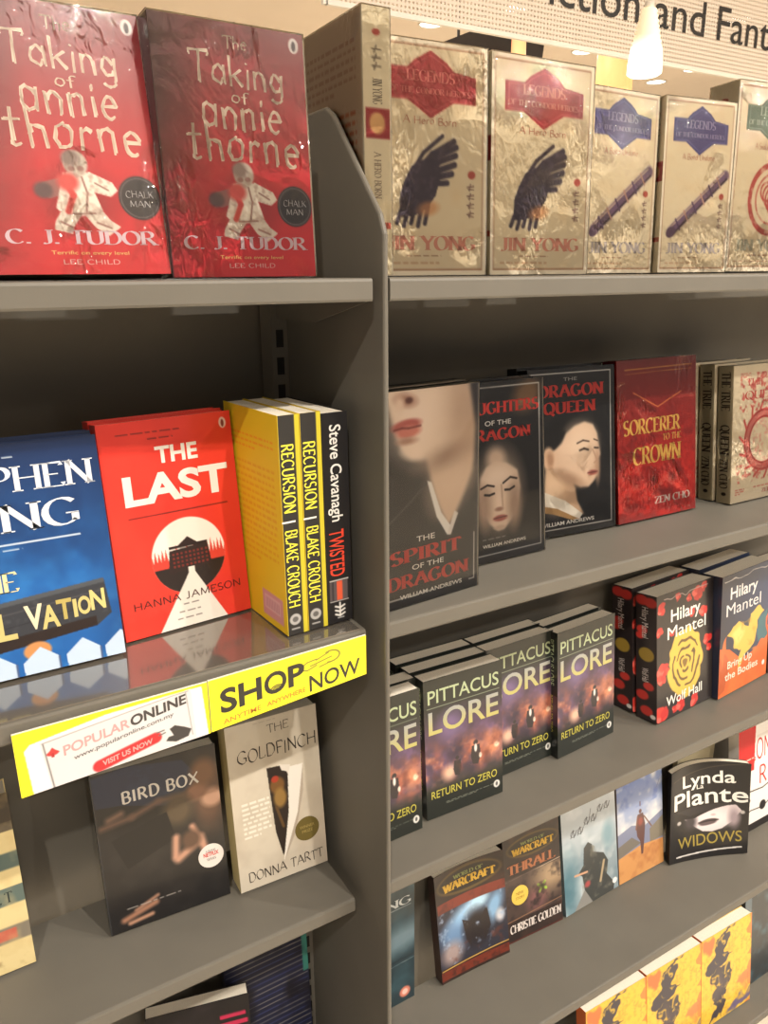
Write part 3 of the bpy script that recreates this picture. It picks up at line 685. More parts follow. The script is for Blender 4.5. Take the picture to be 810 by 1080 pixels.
def art_king(w, h):
    a = Art(w, h, (26, 70, 128), .0008)
    a.grad((22, 40, 78), (30, 92, 162), 'y', 0, .6)
    a.cloud(7, (52, 130, 200), 11, .45, .85, .7, np.clip(a.Y * 2 - .35, 0, 1)); a.cloud(5, (16, 36, 76), 21, .5, .9, .8, np.clip(1.1 - a.Y * 1.2, 0, 1))
    a.mix(np.clip((a.X - .8) * 3, 0, 1) * .5, (16, 34, 70))
    a.para(.1, .84, .058, .07, 1, (186, 196, 208), .9, 1); a.rect(.05, .420, .84, .427, (176, 192, 212)); a.para(.05, .84, .445, .456, 1, (176, 192, 212), .9, 4)
    a.poly([(-.01, .685), (.93, .635), (.95, .80), (.86, .845), (-.01, .90)], (52, 54, 60)); a.poly([(-.01, .685), (.93, .635), (.93, .655), (-.01, .705)], (74, 78, 84))
    a.poly([(-.01, .845), (.86, .80), (.86, .845), (-.01, .90)], (40, 30, 28))
    a.line([(0, .74), (.9, .69)], .008, (72, 72, 76)); a.line([(0, .80), (.9, .745)], .006, (38, 40, 46))
    a.cloud(24, (88, 90, 94), 9, .6, .9, .5, a.mask([(-.01, .7), (.93, .655), (.93, .79), (-.01, .845)]))
    a.ell(.515, .90, .075, .04, (196, 136, 84), .2)
    for x in (.06, .30, .53, .765, .985):
        a.poly([(x - .098, 1.01), (x - .10, .945), (x, .885), (x + .10, .945), (x + .098, 1.01)], (186, 204, 226)); a.line([(x + .095, .945), (x + .095, 1)], .012, (70, 90, 130))
    return a
wt = (214, 218, 226); yl = (196, 182, 118)
ft = [Txt('STEPHEN', .03, .965, .205, .105, wt, 'serif', thick=.17), Txt('KING', .14, .85, .372, .115, wt, 'serif', thick=.17), Txt('THE', .19, .475, .625, .085, (218, 206, 158), 'serif', thick=.2)]
for ch, x0, x1, yb, hh, cc in (('E', .20, .30, .835, .10, yl), ('L', .325, .425, .825, .11, yl), ('V', .475, .575, .80, .10, (214, 206, 176)), ('A', .56, .66, .81, .095, yl), ('T', .65, .735, .785, .085, (176, 160, 92)), ('I', .74, .762, .785, .075, yl), ('O', .767, .84, .78, .075, yl), ('N', .84, .925, .77, .085, (206, 192, 124))):
    ft.append(Txt(ch, x0, x1, yb, hh, cc, bold=.03))
KING = book('book', 'blue novel with white picket fence and dark board, cropped by the left edge', -.4100, .0873, ZL, 0, .1600, .2152, 8, .022, art_king(.16, .2152), ft, (24, 50, 96), m=M_GLOSS)
again(KING, 'spare copy behind the blue picket fence novel, only its top seen', -.4100, .1108, ZL, 0, 8)
def art_rback(w, h):
    a = Art(w, h, (224, 192, 34), .0012)
    a.para(.1, .9, .12, .2, 3, (226, 150, 30), .8, 1); a.para(.1, .9, .25, .72, 15, (216, 160, 26), .75, 2)
    a.rect(.56, .84, .93, .965, (206, 150, 150)); a.rect(.6, .86, .88, .93, (216, 176, 176)); 
    for i in range(9): a.rect(.62 + i * .028, .87, .632 + i * .028, .92, (170, 110, 120))
    return a
def art_rspine(w, h):
    a = Art(w, h, (40, 38, 36), .0007)
    a.rect(.78, 0, 1, 1, (190, 176, 44)); a.rect(0, 0, .03, 1, (224, 200, 60)); a.ell(.40, .925, .27, .027, (160, 158, 156), .1); a.ell(.40, .925, .14, .013, (90, 88, 86), .1)
    a.rect(.2, .966, .6, .974, (150, 148, 146))
    return a
ylw = (226, 218, 70)
st = [ST('RECURSION', .125, .425, .12, .55, ylw, 'line', gap=.13, thick=.17, thin=.1), ST('BLAKE CROUCH', .505, .865, .12, .55, ylw, 'line', gap=.13, thick=.17, thin=.1), ST('|', .462, .47, .14, .48, (220, 218, 210))]
rb, rs = art_rback(.129, .2281), art_rspine(.0231, .2281)
REC = book('book', 'yellow and black paperback, spine outward, against the orange-red novel', -.0982, .0367, ZL, 3, .129, .2281, 0.8, .0231, None, (), (206, 178, 34), spine=rs, stx=st, back=rb, bcol=(224, 192, 34), spine_out=True, group='yellow and black paperbacks, spine outward')
again(REC, 'yellow and black paperback, spine outward, against the white and red lettered spine', -.0744, .0379, ZL, 3, 0.8, True)
a = Art(.0307, .2255, (22, 20, 22), .0007)
a.rect(.12, .79, .82, .885, (84, 74, 76)); a.rect(.40, .79, .62, .885, (206, 84, 54)); a.rect(.2, .79, .28, .885, (54, 48, 52)); a.rect(.12, .783, .86, .789, (170, 168, 166)); a.rect(.12, .886, .86, .891, (170, 168, 166))
for i in range(3): a.line([(.32, .915 + .02 * i), (.5, .925 + .02 * i), (.68, .915 + .02 * i)], .07, (214, 212, 208)); 
a.line([(.5, .90), (.5, .965)], .06, (214, 212, 208)); a.rect(.4, .972, .66, .979, (150, 150, 150))
st = [ST('Steve Cavanagh', .055, .50, .30, .42, (220, 218, 214), bold=.012), ST('TWISTED', .54, .765, .16, .56, (212, 66, 44), bold=.01)]
book('book', 'black thriller, spine outward, white and red lettering, nearest the upright', -.0508, .0391, ZL, 3, .129, .2255, 0.8, .0300, None, (), (24, 22, 24), spine=a, stx=st, scol=(22, 20, 22), spine_out=True)

# ------------------------------------------------------------------ left bay, third shelf
def art_bird(w, h):
    a = Art(w, h, (24, 22, 23), .0009)
    a.cloud(5, (46, 42, 40), 3, .45, .9, .8)
    a.poly([(-.01, .02), (.3, .0), (.72, .05), (.86, .20), (.55, .30), (.2, .22), (-.01, .20)], (30, 38, 62)); a.cloud(12, (44, 56, 84), 5, .5, .8, .7, a.mask([(0, .02), (.72, .05), (.8, .25), (.2, .2)]))
    sk = (150, 108, 86)
    a.ell(.9, .30, .14, .22, (92, 66, 50), .8); a.ell(.93, .33, .09, .06, (176, 136, 112), .6); a.ell(.80, .27, .10, .05, (140, 100, 78), .7, -20); a.ell(.88, .16, .1, .08, (120, 84, 58), .8)
    a.line([(.04, .33), (.28, .31), (.5, .26), (.7, .27)], .05, (104, 78, 66), .9); a.line([(.1, .29), (.2, .27)], .05, (120, 92, 78), .9)
    a.ell(.64, .35, .12, .10, (84, 70, 52), .8)
    a.poly([(.1, .42), (.55, .34), (.6, .52), (.2, .62)], (16, 15, 16))
    for (x0, y0, x1, y1, ww) in ((.60, .52, .58, .64, .06), (.74, .48, .80, .60, .05), (.60, .66, .74, .60, .07), (.80, .56, .84, .70, .06)): a.line([(x0, y0), (x1, y1)], ww, (186, 140, 116), .7)
    a.ell(.72, .56, .08, .06, (90, 66, 52), .7)
    a.line([(.12, .93), (.38, .88)], .05, sk, .7); a.line([(.16, .96), (.34, .945)], .035, (170, 128, 104), .7); a.line([(.22, .89), (.40, .84)], .03, (150, 112, 92), .8)
    a.para(.15, .88, .862, .878, 1, (160, 154, 148), .8, 2); a.mix((a.X < .012) * 1., (44, 44, 46))
    return a
red = (196, 60, 54)
BIRD = book('book', 'black glossy thriller with hands and a blue blindfold, white round sticker', -.2914, .1456, Z[2], -3.6, .1425, .2030, 6.6, .022, art_bird(.1425, .2030),
     [Txt('BIRD BOX', .22, .84, .215, .070, (214, 210, 202), 'line', thick=.2, thin=.13, gap=.2)], (24, 22, 23), m=M_GLOSS,
     stick=[('round_sticker', .87, .705, .0155, (222, 212, 206), [Txt('NETFLIX', .2, .8, .50, .16, red, bold=.03), Txt('A FILM BY', .3, .7, .32, .09, (90, 80, 80)), Txt('SERIES', .32, .68, .68, .1, (90, 80, 80))], 'round white sticker')])
def art_gold(w, h):
    a = Art(w, h, (208, 198, 180), .0009)
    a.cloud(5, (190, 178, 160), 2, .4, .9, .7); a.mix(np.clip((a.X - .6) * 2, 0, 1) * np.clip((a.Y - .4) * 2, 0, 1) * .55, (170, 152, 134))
    a.poly([(.40, .30), (.58, .31), (.66, .42), (.62, .62), (.55, .80), (.50, .86), (.44, .70), (.42, .5)], (44, 34, 28))
    a.ell(.50, .42, .08, .05, (120, 84, 44), .4); a.ell(.52, .50, .07, .06, (150, 116, 62), .5); a.line([(.47, .55), (.53, .68)], .03, (96, 70, 40)); a.ell(.48, .38, .04, .02, (170, 60, 40), .4)
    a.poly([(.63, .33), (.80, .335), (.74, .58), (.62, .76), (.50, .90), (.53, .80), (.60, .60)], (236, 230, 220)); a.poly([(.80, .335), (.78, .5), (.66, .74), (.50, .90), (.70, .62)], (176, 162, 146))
    a.poly([(.54, .30), (.66, .32), (.64, .36), (.56, .34)], (226, 218, 206))
    a.para(.10, .40, .47, .70, 8, (236, 230, 218), .9, 5)
    a.para(.3, .7, .02, .03, 1, (150, 140, 126), .5)
    return a
ink = (58, 50, 44)
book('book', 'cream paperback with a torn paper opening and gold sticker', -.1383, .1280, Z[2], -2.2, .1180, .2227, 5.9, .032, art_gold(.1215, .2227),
     [Txt('THE', .44, .68, .095, .05, ink, 'hand'), Txt('GOLDFINCH', .10, .97, .235, .075, ink, 'hand', slope=.0, thick=.12), Txt('DONNA TARTT', .10, .95, .955, .058, ink, 'hand', thick=.12)],
     (204, 194, 176), scol=(206, 190, 140), stick=[('round_sticker', .79, .745, .0165, (106, 92, 44), [Txt('WINNER', .2, .8, .45, .12, (170, 150, 90)), Txt('PRIZE', .28, .72, .65, .12, (170, 150, 90))], 'round gold sticker')])
a = Art(.1404, .2106, (206, 188, 138), .0012)
for y0, y1, cc in ((0, .16, (70, 62, 52)), (.16, .21, (96, 86, 70)), (.33, .42, (84, 98, 92)), (.52, .62, (88, 102, 96)), (.74, .83, (120, 112, 98))): a.rect(0, y0, 1, y1, cc)
a.rect(.4, .755, .9, .815, (176, 84, 70)); a.cloud(10, (190, 168, 118), 4, .5, .9, .5); a.cloud(20, (150, 124, 84), 6, .5, .85, .7, (a.Y > .92) * 1.)
book('book', 'cream and teal striped book at the left edge beside the dark cover', -.5121, .1532, Z[2], 0, .1404, .2106, 6, .034, a, [Txt('T', .86, .92, .605, .06, (40, 50, 50), 'serif'), Txt('CL', .66, .84, .605, .06, (40, 50, 50), 'serif')], (206, 188, 138))

# ------------------------------------------------------------------ left bay, fourth shelf
a = Art(.135, .205, (26, 22, 24), .0016); a.rect(.7, .12, .95, .15, (190, 40, 80)); a.rect(.62, .18, .97, .21, (190, 40, 80)); a.ell(.72, .27, .1, .02, (220, 214, 210), .1)
a.cloud(8, (50, 40, 44), 3, .5, .9, .7)
book('book', 'dark paperback with pink lettering under the lower left shelf edge', -.2630, .1790, Z[3], -14, .135, .2180, 4, .020, a, (), (30, 26, 28))
a = Art(.126, .23, (26, 30, 56), .0012)
for i in range(26): a.line([(.02, .03 + i * .036), (.98, .03 + i * .036)], .012, (120, 116, 116) if i % 3 else (60, 66, 110))
a.rect(.93, 0, 1, .3, (60, 130, 120)); a.cloud(4, (20, 18, 30), 4, .5, .8, .8)
book('book', 'dark blue lined book with turquoise edge against the upright, lower left', -.1475, .1905, Z[3], 0, .126, .236, 3, .014, a, (), (24, 26, 44))

# ------------------------------------------------------------------ right bay, second shelf: portrait covers
SK = (222, 196, 172)
def frame_(a, x0=.04, x1=.955, y0=.03, y1=.955, sides='lrtb'):
    cc = (206, 202, 196)
    if 't' in sides: a.line([(x0, y0), (x1, y0)], .010, cc)
    if 'b' in sides: a.line([(x0, y1), (x1, y1)], .010, cc)
    if 'r' in sides: a.line([(x1, y0), (x1, y1)], .010, cc)
    if 'l' in sides: a.line([(x0, y0), (x0, y1)], .010, cc)
def art_spirit(w, h):
    a = Art(w, h, (36, 33, 34), .0009)
    # pale lower face and neck above a dark robe with a white collar
    a.poly([(.44, .30), (1.0, .05), (.99, .28), (.93, .42), (.84, .52), (.74, .62), (.67, .665), (.58, .56), (.50, .44)], (206, 178, 152))
    a.ell(.72, .42, .2, .16, (216, 190, 166), 1.2, 30)
    a.poly([(.0, -.01), (.98, -.01), (.97, .08), (.91, .17), (.80, .245), (.66, .29), (.52, .318), (.40, .325), (.30, .312), (.22, .275), (.17, .22), (.13, .14), (.08, .06)], (226, 204, 182))
    a.ell(.84, .12, .2, .2, (182, 152, 130), 1.4, 15, .6); a.ell(.62, .325, .24, .045, (160, 130, 110), 1.4, -13, .75); a.ell(.35, .12, .24, .16, (238, 218, 200), 1.5)
    a.poly([(.90, -.01), (1.01, -.01), (1.01, .36), (.95, .40), (.97, .2)], (60, 56, 58)); a.blur(6)
    a.ell(.31, .275, .10, .035, (236, 214, 194), 1, 10, .8); a.ell(.26, .045, .10, .028, (178, 134, 114), 1, 10, .9); a.ell(.29, .046, .035, .014, (104, 66, 58), .7); a.ell(.20, .06, .04, .03, (232, 208, 188), 1)
    a.ell(.26, .155, .14, .026, (186, 104, 96), .5, -6); a.ell(.28, .183, .115, .027, (212, 136, 120), .6, -4); a.line([(.14, .170), (.22, .164), (.28, .168), (.40, .163)], .012, (116, 58, 56), .8); a.ell(.26, .224, .09, .016, (186, 148, 128), 1.1)
    a.poly([(.455, .42), (.50, .43), (.60, .585), (.70, .66), (.66, .70), (.55, .60)], (226, 220, 212)); a.poly([(.74, .59), (.78, .605), (.70, .705), (.66, .70)], (214, 206, 198)); a.blur(1)
    a.line([(.04, .6), (.3, .50), (.45, .43)], .016, (66, 62, 62), .8); a.cloud(9, (60, 56, 56), 6, .55, .9, .6, ((a.Y > .45) & (a.X > .72)) * 1.)
    frame_(a, sides='r', y0=.72, y1=.955); a.line([(.02, .955), (.5, .955)], .01, (206, 202, 196)); a.line([(.90, .955), (.955, .955)], .01, (206, 202, 196))
    a.rect(.985, 0, 1, 1, (120, 116, 114), .5)
    return a
DR = (186, 52, 42)
sp_t = [Txt('THE', .34, .53, .700, .026, WHITE), Txt('SPIRIT', .07, .82, .788, .062, DR, 'fat'), Txt('OF THE', .29, .62, .830, .024, WHITE), Txt('DRAGON', .03, .90, .910, .062, DR, 'fat'), Txt('WILLIAM ANDREWS', .16, .82, .962, .020, WHITE, bold=.02)]
SPI = book('book', 'black cover with a pale chin and lips, half behind the upright', .0179, .0394, Z[1], 4.8, .1384, .2415, 1.9, .022, art_spirit(.1384, .2415), sp_t, (30, 28, 28), wrap=4, group='portrait trilogy covers')
def art_daugh(w, h):
    a = Art(w, h, (34, 32, 33), .0009)
    a.ell(.50, .62, .29, .26, (22, 20, 20), .25); a.ell(.47, .42, .10, .06, (196, 170, 150), .9, 30); a.ell(.82, .09, .16, .08, (120, 92, 66), .9, -30)
    a.poly([(.30, .52), (.36, .46), (.46, .435), (.58, .45), (.70, .50), (.73, .60), (.70, .70), (.62, .78), (.54, .825), (.47, .83), (.38, .78), (.30, .68), (.28, .6)], (214, 190, 170))
    a.blur(3)
    a.ell(.5, .60, .21, .19, (222, 200, 180), 1.2); a.ell(.33, .68, .07, .12, (176, 150, 132), 1.2); a.ell(.66, .70, .07, .12, (170, 144, 126), 1.2); a.ell(.49, .52, .14, .05, (232, 212, 194), 1.2)
    a.line([(.30, .575), (.37, .560), (.44, .572)], .018, (58, 46, 42)); a.line([(.54, .562), (.62, .535), (.69, .548)], .018, (58, 46, 42))
    a.line([(.34, .612), (.39, .618), (.44, .612)], .020, (44, 36, 34)); a.line([(.56, .602), (.61, .605), (.66, .592)], .020, (44, 36, 34))
    a.ell(.49, .66, .03, .06, (232, 210, 192), 1.0); a.ell(.49, .705, .045, .012, (160, 124, 108), .8); a.line([(.52, .57), (.53, .69)], .014, (186, 158, 138), .9)
    a.ell(.50, .757, .075, .018, (166, 96, 88), .5); a.line([(.43, .755), (.57, .752)], .010, (96, 56, 54)); a.ell(.49, .81, .06, .012, (196, 170, 150), .9)
    a.para(.3, .72, .865, .873, 1, (196, 192, 188), .9); frame_(a)
    a.cloud(5, (56, 54, 54), 8, .55, .9, .5, (a.Y < .12) * 1.)
    return a
da_t = [Txt('DAUGHTERS', .06, .955, .170, .062, DR, 'fat'), Txt('OF THE', .36, .64, .235, .026, WHITE), Txt('DRAGON', .13, .86, .315, .060, DR, 'fat'), Txt('WILLIAM ANDREWS', .30, .78, .915, .018, WHITE, bold=.02)]
DAU = book('book', 'black cover with a face looking down, between the two other portraits',   .1573, .0984, Z[1], .7, .1500, .2294, 5.6, .022, art_daugh(.15, .2294), da_t, (30, 28, 28), wrap=4, group='portrait trilogy covers')
def art_queen(w, h):
    a = Art(w, h, (30, 28, 29), .0009)
    a.ell(.44, .42, .32, .15, (20, 18, 18), .3)
    a.poly([(.18, .58), (.40, .60), (.52, .72), (.54, .80), (.62, .89), (.22, .85), (.06, .80), (.16, .72)], (204, 172, 142)); a.ell(.26, .72, .12, .12, (222, 194, 164), 1.1)
    a.poly([(.20, .50), (.30, .47), (.37, .44), (.42, .385), (.52, .345), (.64, .325), (.74, .345), (.79, .40), (.805, .46), (.83, .535), (.795, .565), (.80, .60), (.785, .625), (.79, .65), (.75, .69), (.68, .725), (.58, .72), (.46, .68), (.34, .625), (.24, .59)], (222, 194, 168))
    a.ell(.58, .47, .18, .12, (234, 210, 186), 1.2); a.ell(.45, .66, .16, .035, (178, 146, 120), 1.2, 25); a.ell(.79, .60, .03, .10, (196, 162, 136), 1.1)
    a.poly([(.14, .49), (.30, .455), (.38, .42), (.42, .375), (.36, .36), (.16, .42)], (22, 19, 19)); a.blur(3)
    a.ell(.215, .525, .07, .07, (218, 186, 156), .4); a.ell(.235, .53, .035, .045, (186, 148, 120), .9)
    a.line([(.55, .452), (.62, .438), (.69, .448)], .014, (84, 66, 56), .8); a.line([(.75, .438), (.795, .450)], .012, (84, 66, 56), .8); a.line([(.58, .496), (.63, .488), (.68, .498)], .018, (58, 44, 38), .8); a.line([(.755, .490), (.80, .494)], .015, (58, 44, 38), .8)
    a.line([(.735, .50), (.785, .568), (.75, .582)], .014, (192, 158, 134), .9); a.ell(.73, .640, .06, .016, (184, 112, 100), .6); a.line([(.67, .64), (.785, .637)], .008, (110, 64, 60), .8)
    a.poly([(.05, .73), (.16, .72), (.40, .79), (.60, .885), (.56, .915), (.30, .83), (.06, .79)], (230, 222, 208)); a.poly([(.06, .79), (.3, .83), (.56, .915), (.48, .915), (.25, .86), (.05, .83)], (170, 134, 88))
    frame_(a)
    return a
qu_t = [Txt('THE', .40, .56, .075, .020, (150, 146, 142)), Txt('DRAGON', .10, .88, .165, .068, DR, 'fat'), Txt('QUEEN', .16, .78, .262, .066, DR, 'fat'), Txt('WILLIAM ANDREWS', .10, .74, .935, .022, WHITE, bold=.02)]
QUE = book('book', 'black cover with a woman in profile wearing a white collar', .3135, .1323, Z[1], -4.7, .1484, .2330, 7.4, .022, art_queen(.1484, .2330), qu_t, (30, 28, 28), wrap=4, group='portrait trilogy covers')
a = Art(.168, .2366, (176, 40, 36), .0011)
a.grad((112, 44, 40), (186, 36, 30), 'y', 0, .75); a.cloud(5, (206, 56, 46), 5, .45, .85, .8, np.clip(a.Y * 1.2 - .2, 0, 1)); a.cloud(9, (122, 34, 32), 15, .5, .85, .7)
a.line([(.1, .06), (.94, .055)], .010, (176, 120, 60)); a.line([(.1, .085), (.94, .08)], .005, (176, 120, 60)); a.line([(.2, .2), (.5, .3), (.8, .22)], .01, (206, 120, 70), .6)
gd = (212, 170, 86)
book('book', 'red wrapped fantasy novel with gold lettering and bright plastic glare', .4678, .1184, Z[1], -.5, .168, .2366, 7.4, .026, a,
     [Txt('SORCERER', .07, .80, .455, .09, gd, 'serif', thick=.22), Txt('TO THE', .56, .80, .515, .04, gd, 'serif'), Txt('CROWN', .18, .80, .645, .105, gd, 'serif', thick=.22), Txt('ZEN CHO', .45, .92, .915, .045, (222, 206, 196), 'serif', thick=.22)], (150, 36, 34), wrap=3, m=M_GLOSS)
def art_tq(w, h):
    a = Art(w, h, (222, 208, 180), .0012); rd = (196, 84, 76)
    a.ring(.56, .56, .30, .11, (204, 120, 108)); a.ring(.56, .56, .26, .02, (170, 56, 52)); a.ring(.56, .56, .335, .02, (176, 64, 58))
    for k in range(14): t = k * 2 * math.pi / 14; a.line([(.56 + .35 * math.cos(t), .56 + .35 * math.sin(t) * a.asp), (.56 + .43 * math.cos(t + .15), .56 + .43 * math.sin(t + .15) * a.asp)], .03, rd)
    a.cloud(22, rd, 7, .52, .66, .8, ((a.Y > .06) & (a.Y < .34) & (a.X > .12)) * 1.); a.cloud(24, rd, 17, .55, .7, .7, ((a.Y > .72) & (a.Y < .86) & (a.X > .08)) * 1.)
    a.cloud(26, (220, 150, 136), 27, .5, .7, .7, (np.hypot(a.X - .56, (a.Y - .56) / a.asp) < .24) * 1.)
    a.para(.12, .3, .06, .10, 3, rd, .8); a.para(.08, .24, .90, .95, 3, rd, .8); a.para(.4, .95, .90, .92, 1, rd, .8)
    return a
a = Art(.026, .2173, (218, 204, 170), .0009); a.ell(.5, .93, .16, .013, (60, 46, 40), .2)
st = [ST('THE TRUE', .04, .32, .2, .6, (74, 58, 48), 'serif', thick=.2), ST('QUEEN', .42, .64, .2, .6, (74, 58, 48), 'serif', thick=.2), ST('ZEN CHO', .67, .89, .2, .55, (74, 58, 48), 'serif', thick=.2)]
TQ = book('book', 'cream novel with a red ring pattern at the right edge, front copy', .6995, .1007, Z[1], 0, .1435, .2173, 6.3, .026, art_tq(.1435, .2173), [Txt('THE TRUE', .22, .95, .15, .05, (196, 84, 76), 'serif'), Txt('QUEEN', .2, .9, .25, .06, (196, 84, 76), 'serif'), Txt('ZEN CHO', .55, .95, .96, .03, (196, 84, 76), 'serif')], (222, 208, 180), spine=a, scol=(216, 202, 170), stx=st, wrap=2, group='cream ring pattern novels')
again(TQ, 'cream ring novel directly behind the front copy, spine in view', .6930, .1300, Z[1], 0, 6.3)
again(TQ, 'cream ring novel hindmost of three, spine beside the red wrapped book', .6780, .1610, Z[1], -1, 6.3)

again(SPI, 'spare copy behind the pale chin and lips cover, only its top seen', .0155, .0640, Z[1], 4.8, 1.9)
again(DAU, 'spare copy behind the face looking down cover, only its top seen', .1570, .1230, Z[1], .7, 5.6)
again(QUE, 'spare copy behind the profile cover, only its top seen', .3157, .1570, Z[1], -4.7, 7.4)
# ------------------------------------------------------------------ right bay, third shelf
def art_pitt(w, h):
    a = Art(w, h, (30, 34, 30), .0010)
    m = np.clip((a.Y - .20) * 6, 0, 1) * np.clip((.80 - a.Y) * 8, 0, 1)
    a.mix(m * .9, (78, 56, 78)); a.cloud(6, (110, 82, 124), 4, .45, .8, .8, m); a.cloud(5, (40, 28, 48), 14, .5, .85, .8, m)
    m2 = np.clip((a.Y - .42) * 6, 0, 1) * np.clip((.80 - a.Y) * 9, 0, 1)
    a.cloud(7, (160, 84, 62), 6, .40, .78, .85, m2); a.cloud(10, (208, 134, 98), 8, .54, .84, .85, m2); a.ell(.88, .60, .12, .09, (214, 136, 98), 1.2, 0, .8); a.ell(.92, .61, .03, .02, (240, 220, 190), 1)
    a.ell(.30, .70, .08, .05, (206, 170, 146), 1.2)
    dk = (34, 28, 34)
    for x, y, s in ((.40, .655, .8), (.64, .60, 1.0)):   # two distant figures from behind
        a.ell(x, y - .055 * s, .03 * s, .018 * s, dk, .3); a.poly([(x - .05 * s, y - .035 * s), (x + .05 * s, y - .035 * s), (x + .065 * s, y + .045 * s), (x + .03 * s, y + .11 * s), (x - .04 * s, y + .10 * s), (x - .065 * s, y + .04 * s)], dk)
    a.ell(.64, .585, .018, .03, (226, 214, 206), .5); a.ell(.70, .65, .018, .02, (226, 210, 196), .6)
    a.cloud(9, (92, 44, 40), 18, .55, .85, .8, m2)
    a.mix(np.clip((a.Y - .775) * 12, 0, 1), (30, 34, 30))
    a.ell(.33, .36, .15, .11, (120, 100, 146), 1.0, 0, .6)
    a.rect(.04, .198, .96, .2035, (120, 128, 112)); a.para(.25, .9, .905, .925, 2, (120, 124, 112), .8); a.ell(.915, .915, .042, .028, (214, 212, 206), .1); a.ell(.915, .915, .016, .016, (90, 90, 88), .3)
    return a
pg = (164, 176, 140)
pt = [Txt('PITTACUS', .05, .955, .170, .092, pg, bold=.008), Txt('LORE', .05, .95, .385, .155, (150, 152, 150), bold=.014, col2=(176, 168, 96)), Txt('RETURN TO ZERO', .06, .92, .855, .055, (176, 168, 70), bold=.006)]
gp = 'purple fire covers'
def pspine(w, h):
    a = Art(w, h, (26, 28, 26), .0011); a.rect(0, .5, 1, .74, (70, 48, 62)); return a
P2 = book('book', 'purple and fire cover second from the upright, standing foremost', .1352, .1204, Z[2], -1.8, .1318, .2117, 4.3, .026, art_pitt(.1318, .2117), pt, (30, 34, 30), spine=pspine(.026, .2117), stx=[ST('PITTACUS LORE', .06, .42, .3, .4, pg), ST('RETURN TO ZERO', .5, .8, .3, .3, (176, 168, 70))], m=M_GLOSS, group=gp)
def pc(label, x, y, yaw, lean): return again(P2, label, x, y, Z[2], yaw, lean)
pt1 = [Txt(t.t, t.x0, t.x1, t.yb, t.h, t.col, 'sans', t.bold, col2=t.col2) for t in pt]
book('book', 'purple and fire cover nearest the upright, partly hidden by it', .0025, .1132, Z[2], 0, .1195, .2140, 3, .026, art_pitt(.1195, .2140), pt1, (30, 34, 30), m=M_GLOSS, group=gp)
pc('purple fire paperback right behind the foremost copy', .1325, .1505, -1.5, 4.3); pc('purple fire paperback third from the front, behind the foremost copy', .1290, .1800, -1.2, 4.3)
pc('purple fire paperback right behind the copy nearest the upright', -.0005 + .0035, .1430, -1, 3.5); 
P3 = pc('purple and fire cover whose left side hides behind the foremost copy', .2640, .1460, 1.0, 4.6)
pc('purple fire paperback behind the half hidden copy, pages up', .2630, .1755, 1, 4.6)
book_last = pc('purple and fire cover rightmost of its row, whole cover in view', .3930, .1340, 3.6, 4.8)
pc('purple fire paperback behind the rightmost copy of its row', .3915, .1640, 3.6, 4.8)
def art_wolf(w, h):
    a = Art(w, h, (40, 34, 34), .0011); a.warp(12, .05, 3); rd = (206, 62, 52)
    rng = random.Random(4)
    for x, y, r in ((.09, .12, .07), (.06, .28, .06), (.36, .06, .05), (.55, .10, .05), (.70, .09, .09), (.82, .05, .06), (.60, .22, .05), (.80, .24, .07), (.12, .60, .10), (.10, .66, .08), (.90, .48, .07), (.93, .56, .05), (.08, .95, .11), (.4, .93, .09), (.66, .95, .08), (.26, .33, .05), (.5, .36, .05), (.3, .95, .05)):
        for k in range(5):
            t = k * 1.257 + rng.random(); a.ell(x + r * .5 * math.cos(t), y + r * .5 * math.sin(t) * a.asp, r * .55, r * .5 * a.asp, (rd, (186, 46, 44), (224, 96, 84))[k % 3], .3)
    ye = (206, 170, 72); cx, cy = .50, .60
    for k in range(9):
        t = k * 2 * math.pi / 9; a.ell(cx + .16 * math.cos(t), cy + .24 * math.sin(t) * a.asp, .15, .17 * a.asp, ye, .1)
    a.ell(cx, cy, .26, .34 * a.asp, ye, .06)
    for r in (.08, .16, .235):
        for k in range(3):
            a0 = k * 2.1 + r * 9; pts = [(cx + r * math.cos(a0 + q * .3), cy + r * 1.15 * math.sin(a0 + q * .3) * a.asp) for q in range(6)]; a.line(pts, .03, (92, 70, 36))
    a.ell(cx, cy, .04, .03, (120, 90, 40), .3)
    a.line([(.12, .055), (.90, .045)], .012, (170, 150, 150), .4)
    return a
def art_wspine(w, h):
    a = Art(w, h, (40, 32, 34), .0011); rd = (190, 52, 46)
    for x, y, r in ((.3, .05, .3), (.7, .06, .3), (.3, .28, .25), (.2, .33, .2), (.6, .72, .25), (.3, .80, .3), (.5, .92, .3)): a.ell(x, y, r, r * .13, rd, .3)
    a.ell(.5, .47, .36, .055, (150, 124, 50), .15); a.ell(.8, .955, .13, .018, (214, 208, 204), .2)
    return a
wsp = [ST('Wolf Hall', .58, .69, .3, .3, (200, 190, 186)), ST('Hilary Mantel', .10, .34, .3, .3, (200, 190, 186))]
WH = book('book', 'black cover with red flowers and a yellow rose, foremost copy', .6015, .1173, Z[2], 3.6, .1560, .2257, 6.6, .042, art_wolf(.156, .2257),
     [Txt('Hilary', .24, .76, .235, .095, WHITE, bold=.012), Txt('Mantel', .18, .86, .365, .095, WHITE), Txt('Wolf Hall', .16, .80, .895, .075, WHITE, bold=.01)], (40, 34, 34), spine=art_wspine(.042, .2257), stx=wsp, scol=(40, 32, 34), m=M_GLOSS, group='red flower and yellow rose paperbacks')
again(WH, 'red flower and yellow rose paperback behind the foremost copy', .5950, .1640, Z[2], 3.4, 6.6)
